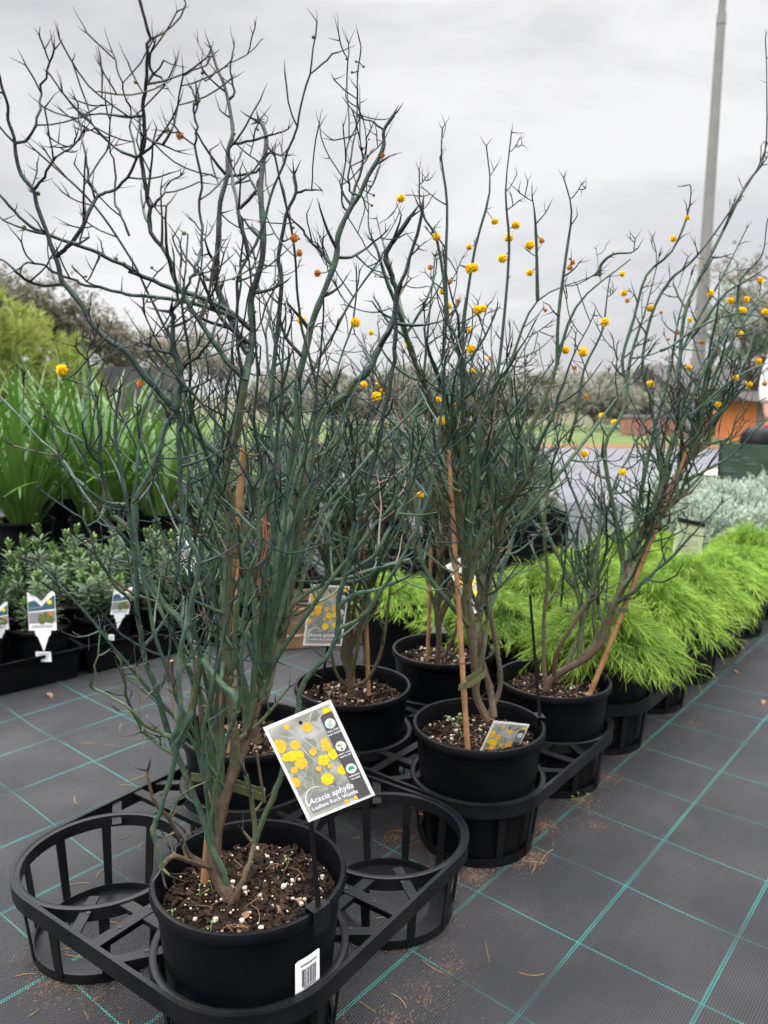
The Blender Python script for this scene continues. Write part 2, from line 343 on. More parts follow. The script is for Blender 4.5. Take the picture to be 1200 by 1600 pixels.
# ------------------------------------------------------------------ pots
def pot_mesh(R=.150, H=.271, rb=.118):
    b = MB(); s = R/.150
    rt = R-.009*s
    prof = [(.001, .004), (rb-.006, .004), (rb, .0), (rb+.003, .004)]
    for k in range(1, 9): prof.append((rb+(rt-rb)*k/8*1.0, (H-.024)*k/8))
    prof += [(rt+.002*s, H-.022), (R-.0045*s, H-.020), (R-.001*s, H-.017), (R, H-.014), (R-.0004, H-.005), (R-.002, H-.001), (R-.005*s, H), (R-.0085*s, H-.001), (R-.0095*s, H-.004)]
    for k in range(10): 
        z = H-.010-.0045*k; prof += [(R-.0105*s-.0004*k, z), (R-.0112*s-.0004*k, z-.0022)]
    prof += [(rt-.010, H-.075), (rb-.002, .012), (.001, .012)]
    b.lathe(prof, 72); return b
def soil_mesh(R, rng, chips=1500, perl=150, amp=.006):
    b = MB(); n = 40; rings = 12; b.v.append((0, 0, 0))
    for i in range(1, rings+1):
        for j in range(n):
            a = 2*PI*j/n; r = R*i/rings; b.v.append((r*math.cos(a), r*math.sin(a), rng.gauss(0, amp*.4) - .004*(i/rings)**3))
    for j in range(n): b.f.append((0, 1+j, 1+(j+1) % n)); b.m.append(0)
    for i in range(rings-1):
        for j in range(n):
            a = 1+i*n+j; c = 1+i*n+(j+1) % n; b.f.append((a, a+n, c+n, c)); b.m.append(0)
    def shard(bb, x, y, z, sx, sy, sz, m):
        vs = [Vector((sx*(dx+rng.uniform(-.3, .3)), sy*(dy+rng.uniform(-.3, .3)), sz*dz*(1+rng.uniform(-.4, .4)))) for dz in (-.5, .5) for dy in (-.5, .5) for dx in (-.5, .5)]
        Mx = Matrix.Rotation(rng.uniform(0, 6.3), 3, 'Z') @ Matrix.Rotation(rng.gauss(0, .5), 3, 'X') @ Matrix.Rotation(rng.gauss(0, .5), 3, 'Y')
        vs = [tuple(Mx @ v + Vector((x, y, z))) for v in vs]
        bb.add(vs, [(0, 2, 3, 1), (4, 5, 7, 6), (0, 1, 5, 4), (2, 6, 7, 3), (0, 4, 6, 2), (1, 3, 7, 5)], m)
    for k in range(chips):
        r = R*math.sqrt(rng.random())*.97; a = rng.uniform(0, 6.3); s = rng.choice((.0025, .004, .006, .006, .009, .013))
        shard(b, r*math.cos(a), r*math.sin(a), rng.uniform(.0, .006), s, s*rng.uniform(.35, .7), s*.28, 2 if rng.random() < .05 else 1)
    for k in range(14):     # straw, rootlets
        r = R*.7*math.sqrt(rng.random()); a = rng.uniform(0, 6.3); p = Vector((r*math.cos(a), r*math.sin(a), .006)); d = rng.uniform(0, 6.3); l = rng.uniform(.02, .05)
        P = [p+Vector((math.cos(d+q*.5)*l*q, math.sin(d+q*.5)*l*q, .004*math.sin(q*3))) for q in (0, .3, .6, 1)]
        b.tube(P, [.0007]*4, 4, 2)
    pb = MB()
    for k in range(perl):
        r = R*math.sqrt(rng.random())*.95; a = rng.uniform(0, 6.3); s = rng.choice((.0009, .0012, .0012, .0016, .0022, .0036))*rng.uniform(.8, 1.25)
        c = Vector((r*math.cos(a), r*math.sin(a), .005)); bb = len(pb.v); nn = 6
        vs = [c+Vector((0, 0, s))]+[c+Vector((math.cos(2*PI*q/nn)*s*rng.uniform(.75, 1.2), math.sin(2*PI*q/nn)*s*rng.uniform(.75, 1.2), zz*s)) for zz in (.55, -.4) for q in range(nn)]
        fs = [(0, 1+q, 1+(q+1) % nn) for q in range(nn)]+[(1+q, 1+nn+q, 1+nn+(q+1) % nn, 1+(q+1) % nn) for q in range(nn)]
        pb.add(vs, fs)
    return b, pb
POT = pot_mesh().obj('pot', M_plastic); POTM = POT.data; bpy.data.objects.remove(POT)
SOILS = []
for k in range(3):
    rg = random.Random(40+k); a_, b_ = soil_mesh(.134, rg)
    o1 = a_.obj('potting_mix', [M_soil, M_chip, M_chip2], smooth=False); o2 = b_.obj('perlite', M_perl, smooth=True)
    SOILS.append((o1.data, o2.data)); bpy.data.objects.remove(o1); bpy.data.objects.remove(o2)
def mk(name, me, parent=None, loc=(0, 0, 0), rz=0, sc_=None):
    o = bpy.data.objects.new(name, me); C.objects.link(o); o.parent = parent; o.location = loc; o.rotation_euler.z = rz
    if sc_: o.scale = sc_
    return o
ZB = .004       # pot bottom
ZS = .232       # soil level in pot
def potted(name, loc, label, cat, group, k=0, rz=0, soil=True):
    root = empty(name, loc, label, cat, group, rz)
    mk('pot', POTM, root)
    if soil:
        s = mk('potting_mix', SOILS[k % 3][0], root, (0, 0, ZS-.004), k*1.3)
        p = mk('perlite', SOILS[k % 3][1], s); p['kind'] = 'stuff'
    return root
def bamboo(parent, p, q, r=.0052, rng=random):
    """p,q in world coordinates"""
    o = parent.matrix_world if False else None
    b = MB(); n = 26; P = []; Rr = []; L_ = (q-p).length
    for i in range(n+1):
        t = i/n; P.append(p.lerp(q, t)); near = abs(((t*L_/.17+.3) % 1)-.5)
        Rr.append(r*(1.12-.2*t)*(1+(.16 if near > .44 else 0)))
    b.tube(P, Rr, 10)
    for i in range(1, 6):
        t = ((i-.3+.5)*.17)/L_
        if 0 < t < 1:
            c = p.lerp(q, t); d = (q-p).normalized(); rr = r*(1.12-.2*t)
            b.tube([c-d*.0012, c+d*.0012], [rr*1.17]*2, 10, 1)
    return b.obj('bamboo_stake', [M_bam, M_bamn], parent)
def band(parent, c1, c2, r, wdt, name='plant_tie', tilt=0.):
    """flat flexible tie looped round two stems at c1 and c2 (local coordinates)"""
    b = MB(); d = (c2-c1); d.z = 0; L_ = d.length; d.normalize(); n = Vector((-d.y, d.x, 0)); P = []
    for s in range(9): a = PI/2+PI*s/8; P.append(c1+d*math.cos(a)*r+n*math.sin(a)*r)
    for s in range(9): a = -PI/2+PI*s/8; P.append(c2+d*math.cos(a)*r+n*math.sin(a)*r)
    P.append(P[0]); k = len(P); vs = []
    for q in P:
        for z in (-wdt/2, wdt/2): vs.append(q+Vector((0, 0, z)))
    b.add(vs, [(2*i, 2*i+2, 2*i+3, 2*i+1) for i in range(k-1)])
    e_ = c1-d*r*1.0; b.add([e_+Vector((0, 0, -wdt/2)), e_-d*.022+n*.004+Vector((0, 0, -wdt/2+tilt)), e_-d*.022+n*.004+Vector((0, 0, wdt/2+tilt)), e_+Vector((0, 0, wdt/2))], [(0, 1, 2, 3)])
    o = b.obj(name, M_tie, parent, smooth=False)
    md = o.modifiers.new('t', 'SOLIDIFY'); md.thickness = .0012
    return o
# ------------------------------------------------------------------ wattle branches
RS = 1.12
def spine(b, p, d, l, r, rng, tint=.9):
    n = 4; P = []; Rr = []; q = p.copy(); dd = d.copy()
    for i in range(n):
        P.append(q.copy()); Rr.append(r*(1-i/(n-.6))+.00012); dd = (dd+Vector((rng.gauss(0, .09), rng.gauss(0, .09), .08+rng.gauss(0, .06)))).normalized(); q = q+dd*l/(n-1)
    hot = rng.random() < .25
    b.tube(P, Rr, 4, 0, [tint, tint+.02, .95 if not hot else .98, 1.0 if hot else .95], cap=False)
def twig(b, p, d, l, r, rng, lev, nodes, tint=.7, up=.16, dens=1.0):
    """curved twig that bends up, forks and ends in spines"""
    seg = max(4, int(l/.016)); q = p.copy(); dd = d.normalized(); P = [q.copy()]; Rr = [r]
    side = rng.choice((-1, 1)); st = l/seg; forks = []
    for i in range(seg):
        t = (i+1)/seg
        dd = (dd+Vector((rng.gauss(0, .10), rng.gauss(0, .10), up*rng.uniform(.3, 1.5)))).normalized()
        q = q+dd*st; P.append(q.copy()); Rr.append(max(r*(1-.55*t), .00092*RS))
        if i >= 1 and rng.random() < .34*dens and i < seg-1:
            az = Vector((rng.gauss(0, 1), rng.gauss(0, 1), rng.gauss(.15, .6))); az = (az-dd*az.dot(dd)).normalized(); side = -side
            forks.append((q.copy(), (dd*rng.uniform(.25, .8)+az).normalized(), Rr[-1], t))
    n_ = 6 if r > .0028 else 5
    ag = [min(.93, tint+.10*i/seg) for i in range(seg+1)]
    if lev == 0: ag[-1] = .96
    b.tube(P, Rr, n_, 0, ag, cap=True)
    nodes.extend(P[1:])
    for (fp, fd, fr, t) in forks:
        if lev > 0 and rng.random() < .7: twig(b, fp, fd, l*rng.uniform(.35, .75), fr*.8, rng, lev-1, nodes, min(.85, tint+.1), up, dens)
        else: spine(b, fp, fd, rng.uniform(.010, .030), fr*.8, rng)
    # tip fork
    e = P[-1]; r_ = Rr[-1]
    for s in range(rng.choice((1, 2, 2))):
        az = Vector((rng.gauss(0, 1), rng.gauss(0, 1), rng.gauss(0, .7)))
        spine(b, e, (dd+az*.55).normalized(), rng.uniform(.010, .03), max(r_*.85, .0007), rng)
def stem_obj(root, P, r0, r1, rng, nodes, tint0=.5, tint1=.75, side_gap=.05, lev=1, twl=(.04, .14), t0=.0, dens=1., up=.16, name='stem'):
    """P world points (already curved) -> one mesh with its side twigs"""
    b = MB(); k = len(P); o = root.location; P = [p-o for p in P]; r0 *= (RS if RS > 1.2 and r0 < .006 else 1); r1 *= (RS if RS > 1.2 else 1)
    Rr = []; ag = []
    for i in range(k):
        t = i/(k-1); sw = rng.random() < .2; Rr.append((r0+(r1-r0)*t)*(1+rng.gauss(0, .04)+(.14 if sw else 0))); ag.append(max(0, tint0+(tint1-tint0)*t-(.14 if sw else 0)+rng.gauss(0, .02)))
    if RS > 1.2:
        for i in range(int(k*.7), k): Rr[i] = min(Rr[i], max(.0013, Rr[i]*(1-.75*(i/(k-1)-.7)/.3)))
    b.tube(P, Rr, 8 if r0 > .004 else 6, 0, ag)
    acc = 0; nxt = rng.uniform(.3, 1)*side_gap
    Ltot = sum((P[i+1]-P[i]).length for i in range(k-1)); run = 0
    for i in range(1, k):
        l = (P[i]-P[i-1]).length; acc += l; run += l
        if run/Ltot < t0: acc = 0; continue
        if acc >= nxt and i < k-1:
            acc = 0; nxt = side_gap*rng.uniform(.5, 1.5); tg = (P[min(i+1, k-1)]-P[i-1]).normalized()
            az = Vector((rng.gauss(0, 1), rng.gauss(0, 1), rng.gauss(0, .25))); az = az-tg*az.dot(tg)
            if az.length < .01: continue
            az.normalize(); d = (tg*rng.uniform(.1, .9)+az).normalized(); L_ = rng.uniform(*twl)*(1.1-.5*run/Ltot)
            if rng.random() < .22: spine(b, P[i], d, rng.uniform(.01, .03), Rr[i]*.45, rng)
            else: twig(b, P[i], d, L_, min(Rr[i]*.7, .0034*RS), rng, lev, nodes, (min(.85, ag[i]+.06) if rng.random() > .07 else rng.uniform(.0, .15)), up, dens)
    dd = (P[-1]-P[-2]).normalized()
    if r1 < .004:
        for s in range(rng.choice((2, 3))):
            spine(b, P[-1], (dd+Vector((rng.gauss(0, .5), rng.gauss(0, .5), rng.gauss(0, .5)))).normalized(), rng.uniform(.012, .03), r1*.85, rng)
    nodes.extend(P[k//2:])
    return b.obj(name, M_stem, root)
def wander(p, d, L_, rng, up=.08, wob=.12, step=.028):
    n = max(3, int(L_/step)); P = [p.copy()]; dd = d.normalized(); sw = Vector((0, 0, 0))
    for i in range(n):
        sw = sw*.6+Vector((rng.gauss(0, wob), rng.gauss(0, wob), 0)); dd = (dd+sw*.6+Vector((0, 0, up))).normalized(); P.append(P[-1]+(dd+Vector((rng.gauss(0, .07), rng.gauss(0, .07), 0)))*L_/n)
    return smooth_curve(P, 2)
# pompoms and buds
def pompom_mesh(rng, R=.0092, n=300):
    b = MB()
    for k in range(n):
        z = 1-2*(k+.5)/n; a = k*2.39996; q = math.sqrt(1-z*z); d = Vector((q*math.cos(a), q*math.sin(a), z)); d = (d+Vector((rng.gauss(0, .1), rng.gauss(0, .1), rng.gauss(0, .1)))).normalized()
        l = R*rng.uniform(.70, 1.14); t = d.orthogonal().normalized(); s = d.cross(t); ww = R*.065
        tip = d*l; c0 = d*R*.45
        b.add([c0+t*ww, c0-t*ww*.5+s*ww*.87, c0-t*ww*.5-s*ww*.87, tip+t*ww*1.3, tip-t*ww*.65+s*ww*1.1, tip-t*ww*.65-s*ww*1.1], [(0, 1, 4, 3), (1, 2, 5, 4), (2, 0, 3, 5), (3, 4, 5)])
    # core
    pr_ = [(R*.6*math.sin(PI*i/7)+1e-5, -R*.6*math.cos(PI*i/7)) for i in range(8)]; b.lathe(pr_, 10)
    return b
PY = []
for k in range(3):
    o = pompom_mesh(random.Random(k)).obj('flower_head', M_yel, smooth=False); PY.append(o.data); bpy.data.objects.remove(o)
o = pompom_mesh(random.Random(9), .0074, 120).obj('flower_head', M_ora, smooth=False); PO = o.data; bpy.data.objects.remove(o)
bb = MB(); bb.lathe([(.0025*math.sin(PI*i/8)+1e-5, -.0025*math.cos(PI*i/8)) for i in range(9)], 10); o = bb.obj('flower_bud', M_bud); BUD = o.data; bpy.data.objects.remove(o)
def place_flower(root, nodes, uv, kind, rng, maxd=60):
    """flower at picture direction uv, hung on the nearest twig node of this plant by a short stalk"""
    best = None; o = root.location
    for p in nodes:
        a, c = proj(p+o); d = (a-uv[0])**2+(c-uv[1])**2
        if best is None or d < best[0]: best = (d, p)
    p = best[1]; y = (p+o).y; q = aty(uv[0], uv[1], y)-o
    if (q-p).length > .03: q = p+(q-p).normalized()*.02
    fl = mk('flower_head', {'y': rng.choice(PY), 'o': PO, 'b': BUD}[kind], root, q, rng.uniform(0, 6)); fl.rotation_euler.x = rng.uniform(0, 6)
    s = rng.uniform(.72, 1.1)*(.85 if kind == 'o' else 1); fl.scale = (s, s*rng.uniform(.85, 1), s*rng.uniform(.8, 1))
    if kind == 'b': fl.name = 'flower_bud'
    if kind == 'o': fl['label'] = 'faded orange brown flower head'
    st = MB(); Q = [p, p.lerp(q, .5)+Vector((0, 0, -.001)), q]; st.tube(Q, [.0009]*3, 4, 0, [.8]*3); so_ = st.obj('flower_stalk', M_stem, fl)
    so_.parent = root
    return fl
def scatter_buds(root, nodes, n, rng, zmin=.7):
    c = [p for p in nodes if p.z > zmin]
    for k in range(min(n, len(c))):
        p = rng.choice(c); q = p+Vector((rng.gauss(0, .004), rng.gauss(0, .004), rng.gauss(.001, .003))).normalized()*.0045
        fl = mk('flower_bud', BUD, root, q); s = rng.uniform(.6, 1.15); fl.scale = (s, s, s)
# ------------------------------------------------------------------ plant 1 (front), traced leaders
T1 = tray_frame(*TR[0]); T2 = tray_frame(*TR[1]); T3 = tray_frame(*TR[2]); T4 = tray_frame(*TR[3]); T5 = tray_frame(*TR[4])
GW = 'potted leafless wattles in the carry trays'
p1 = potted('potted_wattle', T1['front']+Vector((0, 0, ZB)), 'nearest and tallest leafless wattle, in the front black pot with a white barcode sticker', 'potted shrub', GW, 0)
CR = {1: (0, 380, 3.636), 2: (0, 0, 3.636), 3: (300, 0, 3.636), 4: (300, 380, 3.636), 5: (150, 780, 3.636), 6: (400, 780, 4.573), 7: (200, 1000, 3.557), 0: (0, 0, 1)}
# (name, radius px start, end, depth drift m, [(crop, x, y)...]); starts snap to the nearest earlier stem
TRC = [
 ('trunk', 13, 8.5, .10, [(7, 585, 1500), (7, 545, 1400), (7, 478, 1270), (7, 490, 1080), (7, 530, 900), (7, 590, 720), (7, 650, 560), (7, 720, 350), (5, 950, 1130), (5, 1000, 950), (5, 1030, 790), (5, 1060, 600), (5, 1110, 450), (5, 1150, 200)]),
 ('stem', 8.5, 7, .03, [(5, 1150, 200), (4, 610, 1440), (4, 660, 1240), (4, 705, 1060), (4, 740, 970), (4, 800, 920), (4, 880, 860), (4, 925, 785)]),
 ('stem', 6, 4, .02, [(4, 925, 785), (4, 1000, 730), (4, 1060, 600), (4, 1110, 510), (4, 1150, 420), (4, 1165, 290), (0, 612, 430), (0, 604, 395), (0, 640, 340)]),
 ('stem', 9, 7, -.06, [(7, 610, 700), (7, 595, 560), (7, 580, 450), (7, 545, 280), (5, 760, 1000), (5, 735, 850), (5, 735, 650), (5, 745, 450), (5, 760, 200), (5, 770, 0), (4, 195, 1350), (4, 195, 1230), (4, 250, 1080), (4, 280, 900), (4, 300, 780)]),
 ('stem', 7, 3.5, .05, [(4, 300, 780), (4, 330, 620), (4, 345, 500), (4, 335, 330), (4, 370, 200), (4, 400, 80), (3, 405, 1300), (3, 390, 1100), (3, 400, 950), (3, 420, 840), (3, 420, 770), (3, 400, 710), (3, 380, 690)]),
 ('stem', 7.5, 2.6, -.10, [(7, 590, 1400), (7, 530, 1290), (7, 460, 1150), (7, 430, 1020), (7, 360, 850), (7, 300, 700), (7, 240, 560), (7, 190, 400), (7, 150, 250), (7, 105, 150), (7, 75, 0), (5, 260, 780), (5, 230, 620), (5, 235, 480), (5, 215, 300), (5, 190, 120), (1, 715, 1440), (1, 690, 1300), (1, 660, 1150), (1, 655, 1000), (1, 680, 850)]),
 ('stem', 6.5, 2.2, -.10, [(0, 353, 712), (1, 1200, 1165), (1, 1100, 1070), (1, 1000, 950), (1, 900, 840), (1, 800, 730), (1, 720, 620), (1, 600, 540), (1, 510, 440), (1, 470, 360), (1, 400, 270), (1, 350, 210), (1, 330, 120), (1, 285, 0), (2, 270, 1330), (2, 210, 1170), (2, 190, 1080), (2, 120, 990), (2, 90, 880), (2, 80, 780), (2, 45, 680), (2, 45, 600), (2, 12, 500), (2, -5, 420)]),
 ('stem', 4, 2.2, -.03, [(2, 320, 1460), (2, 380, 1400), (2, 460, 1320), (2, 510, 1200), (2, 560, 1110), (2, 620, 1085), (2, 700, 1040), (2, 770, 930), (2, 800, 850), (2, 815, 780)]),
 ('stem', 5.5, 2.6, -.08, [(0, 371, 592), (4, 220, 690), (4, 130, 580), (4, 60, 470), (4, 0, 370), (2, 1000, 1600), (2, 940, 1440), (2, 860, 1320), (2, 850, 1180), (2, 820, 1040), (2, 800, 920), (2, 820, 780), (2, 812, 600), (2, 830, 480), (2, 838, 300), (2, 835, 170), (2, 790, 0), (2, 780, -60)]),
 ('stem', 5, 2.5, -.05, [(4, 330, 500), (4, 230, 400), (4, 130, 340), (4, 0, 290), (1, 1000, 270), (1, 870, 215), (1, 740, 160), (2, 760, 1540), (2, 640, 1480), (2, 520, 1420), (2, 400, 1380), (2, 260, 1325), (2, 180, 1290), (2, 80, 1200), (2, 0, 1110)]),
 ('stem', 3.6, 1.8, -.03, [(1, 345, 232), (1, 240, 238), (1, 170, 215), (1, 100, 170), (1, 50, 125), (1, 0, 90)]),
 ('stem', 4, 1.6, -.06, [(4, 240, 480), (4, 40, 350), (1, 960, 315), (1, 800, 300), (1, 680, 280), (1, 560, 250), (1, 480, 240), (1, 400, 200), (1, 300, 160), (1, 230, 120), (1, 150, 110), (1, 120, 140)]),
 ('stem', 5, 5, -.12, [(7, 470, 1285), (7, 370, 1240), (7, 260, 1200), (7, 205, 1235), (7, 188, 1270)]),
 ('stem', 5.5, 5, -.08, [(7, 190, 1280), (7, 175, 1180), (7, 145, 1080), (7, 160, 1000), (7, 205, 880), (7, 280, 600), (7, 350, 400), (5, 440, 1400), (5, 480, 1200), (5, 470, 1000), (5, 480, 850), (5, 525, 700), (5, 545, 560), (5, 580, 370), (5, 540, 240), (5, 490, 100), (1, 1050, 1600), (1, 1020, 1400), (1, 1020, 1200), (1, 1010, 1000), (1, 1020, 850), (1, 1020, 730), (1, 980, 620), (1, 980, 480), (1, 970, 390)]),
 ('stem', 3, 1.8, -.02, [(1, 970, 385), (1, 1010, 350), (1, 1060, 250), (1, 1100, 170), (1, 1140, 60), (2, 1150, 1330), (2, 1130, 1200), (2, 1135, 1000), (2, 1110, 830), (2, 1115, 720), (2, 1100, 620), (2, 1115, 540)]),
 ('stem', 3.6, 2, -.03, [(1, 1010, 725), (1, 1060, 690), (1, 1130, 640), (1, 1200, 540), (4, 150, 420), (4, 165, 260)]),
 ('stem', 5, 2, -.06, [(5, 195, 190), (5, 100, 90), (1, 640, 1510), (1, 600, 1380), (1, 570, 1250), (1, 565, 1100), (1, 555, 950), (1, 540, 900), (1, 510, 820), (1, 510, 700), (1, 480, 600), (1, 470, 540)]),
 ('stem', 2.6, 1.6, -.03, [(1, 555, 1175), (1, 480, 1130), (1, 400, 1090), (1, 330, 1050), (1, 270, 990)]),
 ('stem', 2.2, 1.4, -.03, [(1, 500, 810), (1, 440, 790), (1, 365, 770)]),
 ('stem', 2, 1.2, -.02, [(1, 515, 700), (1, 545, 685), (1, 575, 660)]),
 ('stem', 4, 1.7, -.06, [(1, 715, 1500), (1, 620, 1480), (1, 520, 1420), (1, 470, 1370), (1, 400, 1310), (1, 340, 1240)]),
 ('stem', 2.2, 1.2, -.01, [(1, 480, 1380), (1, 483, 1200), (1, 483, 1050), (1, 485, 900)]),
 ('stem', 4, 1.8, -.08, [(5, 215, 565), (5, 150, 530), (5, 80, 450), (5, 40, 380), (5, 0, 300), (0, 138, 822), (0, 131, 794)]),
 ('stem', 1.8, 1.2, -.01, [(0, 139, 818), (0, 152, 812), (0, 166, 790)]),
 ('stem', 4, 1.8, -.08, [(5, 440, 1345), (5, 350, 1320), (5, 270, 1280), (5, 200, 1200), (5, 100, 1130), (5, 0, 1080), (0, 140, 1070)]),
 ('stem', 3.8, 1.8, -.08, [(5, 430, 1460), (5, 330, 1370), (5, 240, 1270), (5, 170, 1110), (5, 150, 960), (5, 100, 850), (5, 60, 780), (5, 48, 720)]),
 ('stem', 1.8, 1.2, -.01, [(5, 150, 960), (5, 210, 955), (5, 285, 932)]),
 ('stem', 1.5, 1, 0, [(5, 262, 1260), (5, 245, 1150), (5, 230, 950)]),
 ('stem', 1.8, 1.2, 0, [(0, 148, 1072), (0, 150, 1040), (0, 157, 985)]),
 ('stem', 5, 3, -.10, [(7, 460, 1290), (7, 345, 1195), (7, 290, 1100), (7, 230, 990), (7, 170, 930), (7, 130, 840), (7, 108, 725)]),
 ('stem', 2.4, 1.4, -.02, [(7, 235, 1000), (7, 270, 900), (7, 350, 830), (7, 430, 790)]),
 ('stem', 6, 5, .02, [(7, 600, 1480), (7, 622, 1380), (7, 680, 1230), (7, 705, 1080), (7, 690, 900), (7, 655, 750)]),
 ('stem', 6, 3, -.14, [(7, 690, 1150), (7, 740, 1020), (7, 800, 880), (7, 860, 730), (0, 455, 1150), (0, 467, 1105), (6, 310, 1390), (6, 400, 1240), (6, 500, 1130), (6, 560, 1020), (6, 590, 920), (6, 590, 700), (6, 650, 540), (6, 680, 350), (6, 700, 200), (6, 740, 100), (6, 780, 0), (4, 1000, 1350), (4, 1060, 1150), (4, 1085, 1000), (4, 1125, 800), (4, 1150, 600), (4, 1162, 400), (4, 1162, 280), (0, 634, 425), (0, 660, 330)]),
 ('stem', 4.6, 2.4, -.08, [(6, 600, 915), (6, 700, 880), (6, 800, 790), (6, 900, 640), (6, 1000, 500), (6, 1100, 300), (6, 1189, 100), (0, 680, 720), (0, 690, 640), (0, 696, 560)]),
 ('stem', 5, 3, .02, [(5, 1010, 900), (6, 240, 790), (6, 340, 690), (6, 450, 620), (6, 560, 580), (6, 700, 550), (6, 850, 495), (6, 1000, 460), (6, 1100, 430)]),
 ('stem', 4, 2, -.03, [(6, 600, 740), (6, 700, 680), (6, 850, 650), (6, 960, 600), (6, 1080, 550), (6, 1120, 480), (0, 650, 850)]),
 ('stem', 4.6, 2.5, -.05, [(6, 655, 530), (6, 800, 440), (6, 880, 350), (6, 950, 200), (6, 1050, 50), (0, 640, 770), (0, 660, 690)]),
 ('stem', 5, 3.2, -.14, [(7, 440, 1150), (7, 460, 1000), (7, 500, 750), (7, 560, 500), (7, 605, 400), (7, 622, 250), (7, 640, 0), (5, 830, 720), (5, 860, 560), (5, 880, 400), (5, 930, 250), (0, 404, 790), (0, 418, 740)]),
 ('stem', 5.5, 3, -.04, [(5, 720, 1030), (5, 790, 850), (5, 790, 650), (5, 830, 500), (5, 830, 330), (5, 870, 200), (5, 950, 60), (0, 421, 770), (0, 432, 700), (0, 440, 620), (0, 452, 560)]),
 ('stem', 7, 5, .06, [(5, 830, 1220), (5, 780, 1110), (5, 700, 1040), (5, 560, 840), (5, 480, 690), (5, 390, 600), (5, 310, 470), (5, 260, 370), (5, 225, 290), (1, 770, 1550), (1, 775, 1450), (1, 830, 1350), (1, 880, 1250), (1, 910, 1150), (1, 930, 1060), (1, 958, 1000)]),
 ('stem', 6.5, 3, .05, [(5, 1060, 600), (5, 1075, 530), (5, 1055, 400), (5, 1025, 280), (5, 1005, 100), (4, 480, 1430), (4, 490, 1320), (4, 480, 1200), (4, 440, 1050), (4, 450, 900), (4, 465, 700), (4, 485, 500), (4, 500, 350), (4, 508, 200), (4, 490, 100), (3, 500, 1400), (3, 520, 1300), (3, 540, 1200), (3, 590, 1095), (3, 580, 990)]),
 ('stem', 7.5, 3, .0, [(0, 447, 850), (4, 540, 1450), (4, 565, 1200), (4, 600, 1000), (4, 600, 800), (4, 635, 650), (4, 670, 500), (4, 700, 400), (4, 760, 250), (4, 820, 80), (3, 830, 1340), (3, 890, 1200), (3, 950, 1110), (3, 1000, 1000), (3, 1060, 900), (3, 1090, 820), (3, 1090, 740), (3, 1145, 655)]),
 ('stem', 2, 1.2, 0, [(3, 1090, 740), (3, 1040, 700), (3, 960, 668)]),
 ('stem', 3.4, 1.4, -.06, [(4, 300, 780), (4, 260, 600), (3, 260, 1600), (3, 330, 1450), (3, 400, 1280), (3, 450, 1120), (3, 520, 930), (3, 600, 720), (3, 630, 550), (3, 680, 350), (3, 710, 125)]),
 ('stem', 1.9, 1, .04, [(3, 905, 1190), (3, 860, 1170), (3, 855, 1050), (3, 880, 850), (3, 897, 700), (3, 880, 500), (3, 885, 330), (3, 890, 250)]),
 ('stem', 2, 1, .04, [(3, 940, 1110), (3, 900, 1080), (3, 895, 950), (3, 930, 750), (3, 940, 600), (3, 940, 400), (3, 960, 262)]),
 ('stem', 3, 1.4, .02, [(3, 890, 1220), (3, 950, 1000), (3, 975, 900), (3, 990, 810), (3, 1018, 730)]),
 ('stem', 6.5, 2.6, .06, [(0, 385, 545), (4, 300, 600), (4, 220, 430), (4, 160, 300), (4, 130, 200), (4, 145, 100), (3, 130, 1600), (3, 150, 1350), (3, 160, 1150), (3, 200, 1000), (3, 205, 850), (3, 232, 760), (3, 215, 620), (3, 182, 480), (3, 140, 380), (3, 108, 275)]),
 ('stem', 2.6, 1.2, .0, [(3, 205, 590), (3, 240, 520), (3, 215, 410), (3, 225, 340), (3, 240, 265)]),
 ('stem', 2.6, 1.3, .0, [(3, 225, 815), (3, 310, 805), (3, 420, 775), (3, 500, 755), (3, 545, 735)]),
 ('stem', 2.6, 1.3, .0, [(3, 215, 1010), (3, 300, 990), (3, 380, 960), (3, 400, 900), (3, 440, 870), (3, 515, 882)]),
 ('stem', 3.5, 2, .0, [(3, 270, 1185), (3, 340, 1110), (3, 390, 1000), (3, 395, 930), (3, 430, 880)]),
 ('stem', 4.5, 2.4, .03, [(3, 290, 1400), (3, 265, 1200), (3, 230, 1050), (3, 215, 960), (3, 212, 900)]),
 ('stem', 2.4, 1.2, -.02, [(3, 590, 1100), (3, 680, 1080), (3, 740, 1082)]),
 ('stem', 3.4, 1.6, .02, [(3, 770, 1480), (3, 690, 1380), (3, 630, 1310), (3, 560, 1240)]),
 ('stem', 3.2, 1.6, .02, [(3, 825, 1470), (3, 900, 1460), (3, 1000, 1400), (3, 1100, 1318)]),
 ('stem', 2.4, 1.2, .02, [(2, 530, 1120), (2, 510, 1020), (2, 485, 880), (2, 460, 740), (2, 445, 650), (2, 430, 565)]),
 ('stem', 2.4, 1.3, .02, [(2, 735, 1340), (2, 690, 1230), (2, 650, 1130), (2, 650, 950), (2, 625, 830), (2, 625, 690), (2, 635, 570)]),
 ('stem', 2, 1.2, .02, [(2, 780, 900), (2, 745, 760), (2, 745, 640), (2, 710, 540), (2, 680, 430), (2, 640, 300)]),
 ('stem', 2.8, 1.5, -.02, [(2, 205, 1075), (2, 250, 1010), (2, 300, 910), (2, 350, 870), (2, 410, 830), (2, 435, 775)]),
 ('stem', 2.8, 1.8, -.02, [(2, 95, 805), (2, 155, 790), (2, 210, 670), (2, 230, 530), (2, 270, 400), (2, 308, 280)]),
 ('stem', 2.8, 1.4, -.02, [(2, 765, 910), (2, 690, 860), (2, 600, 800), (2, 520, 695)]),
 ('stem', 2.8, 1.2, -.02, [(2, 818, 655), (2, 700, 662), (2, 600, 650), (2, 520, 650)]),
 ('stem', 2.8, 1.4, -.02, [(2, 828, 790), (2, 900, 815), (2, 1000, 858)]),
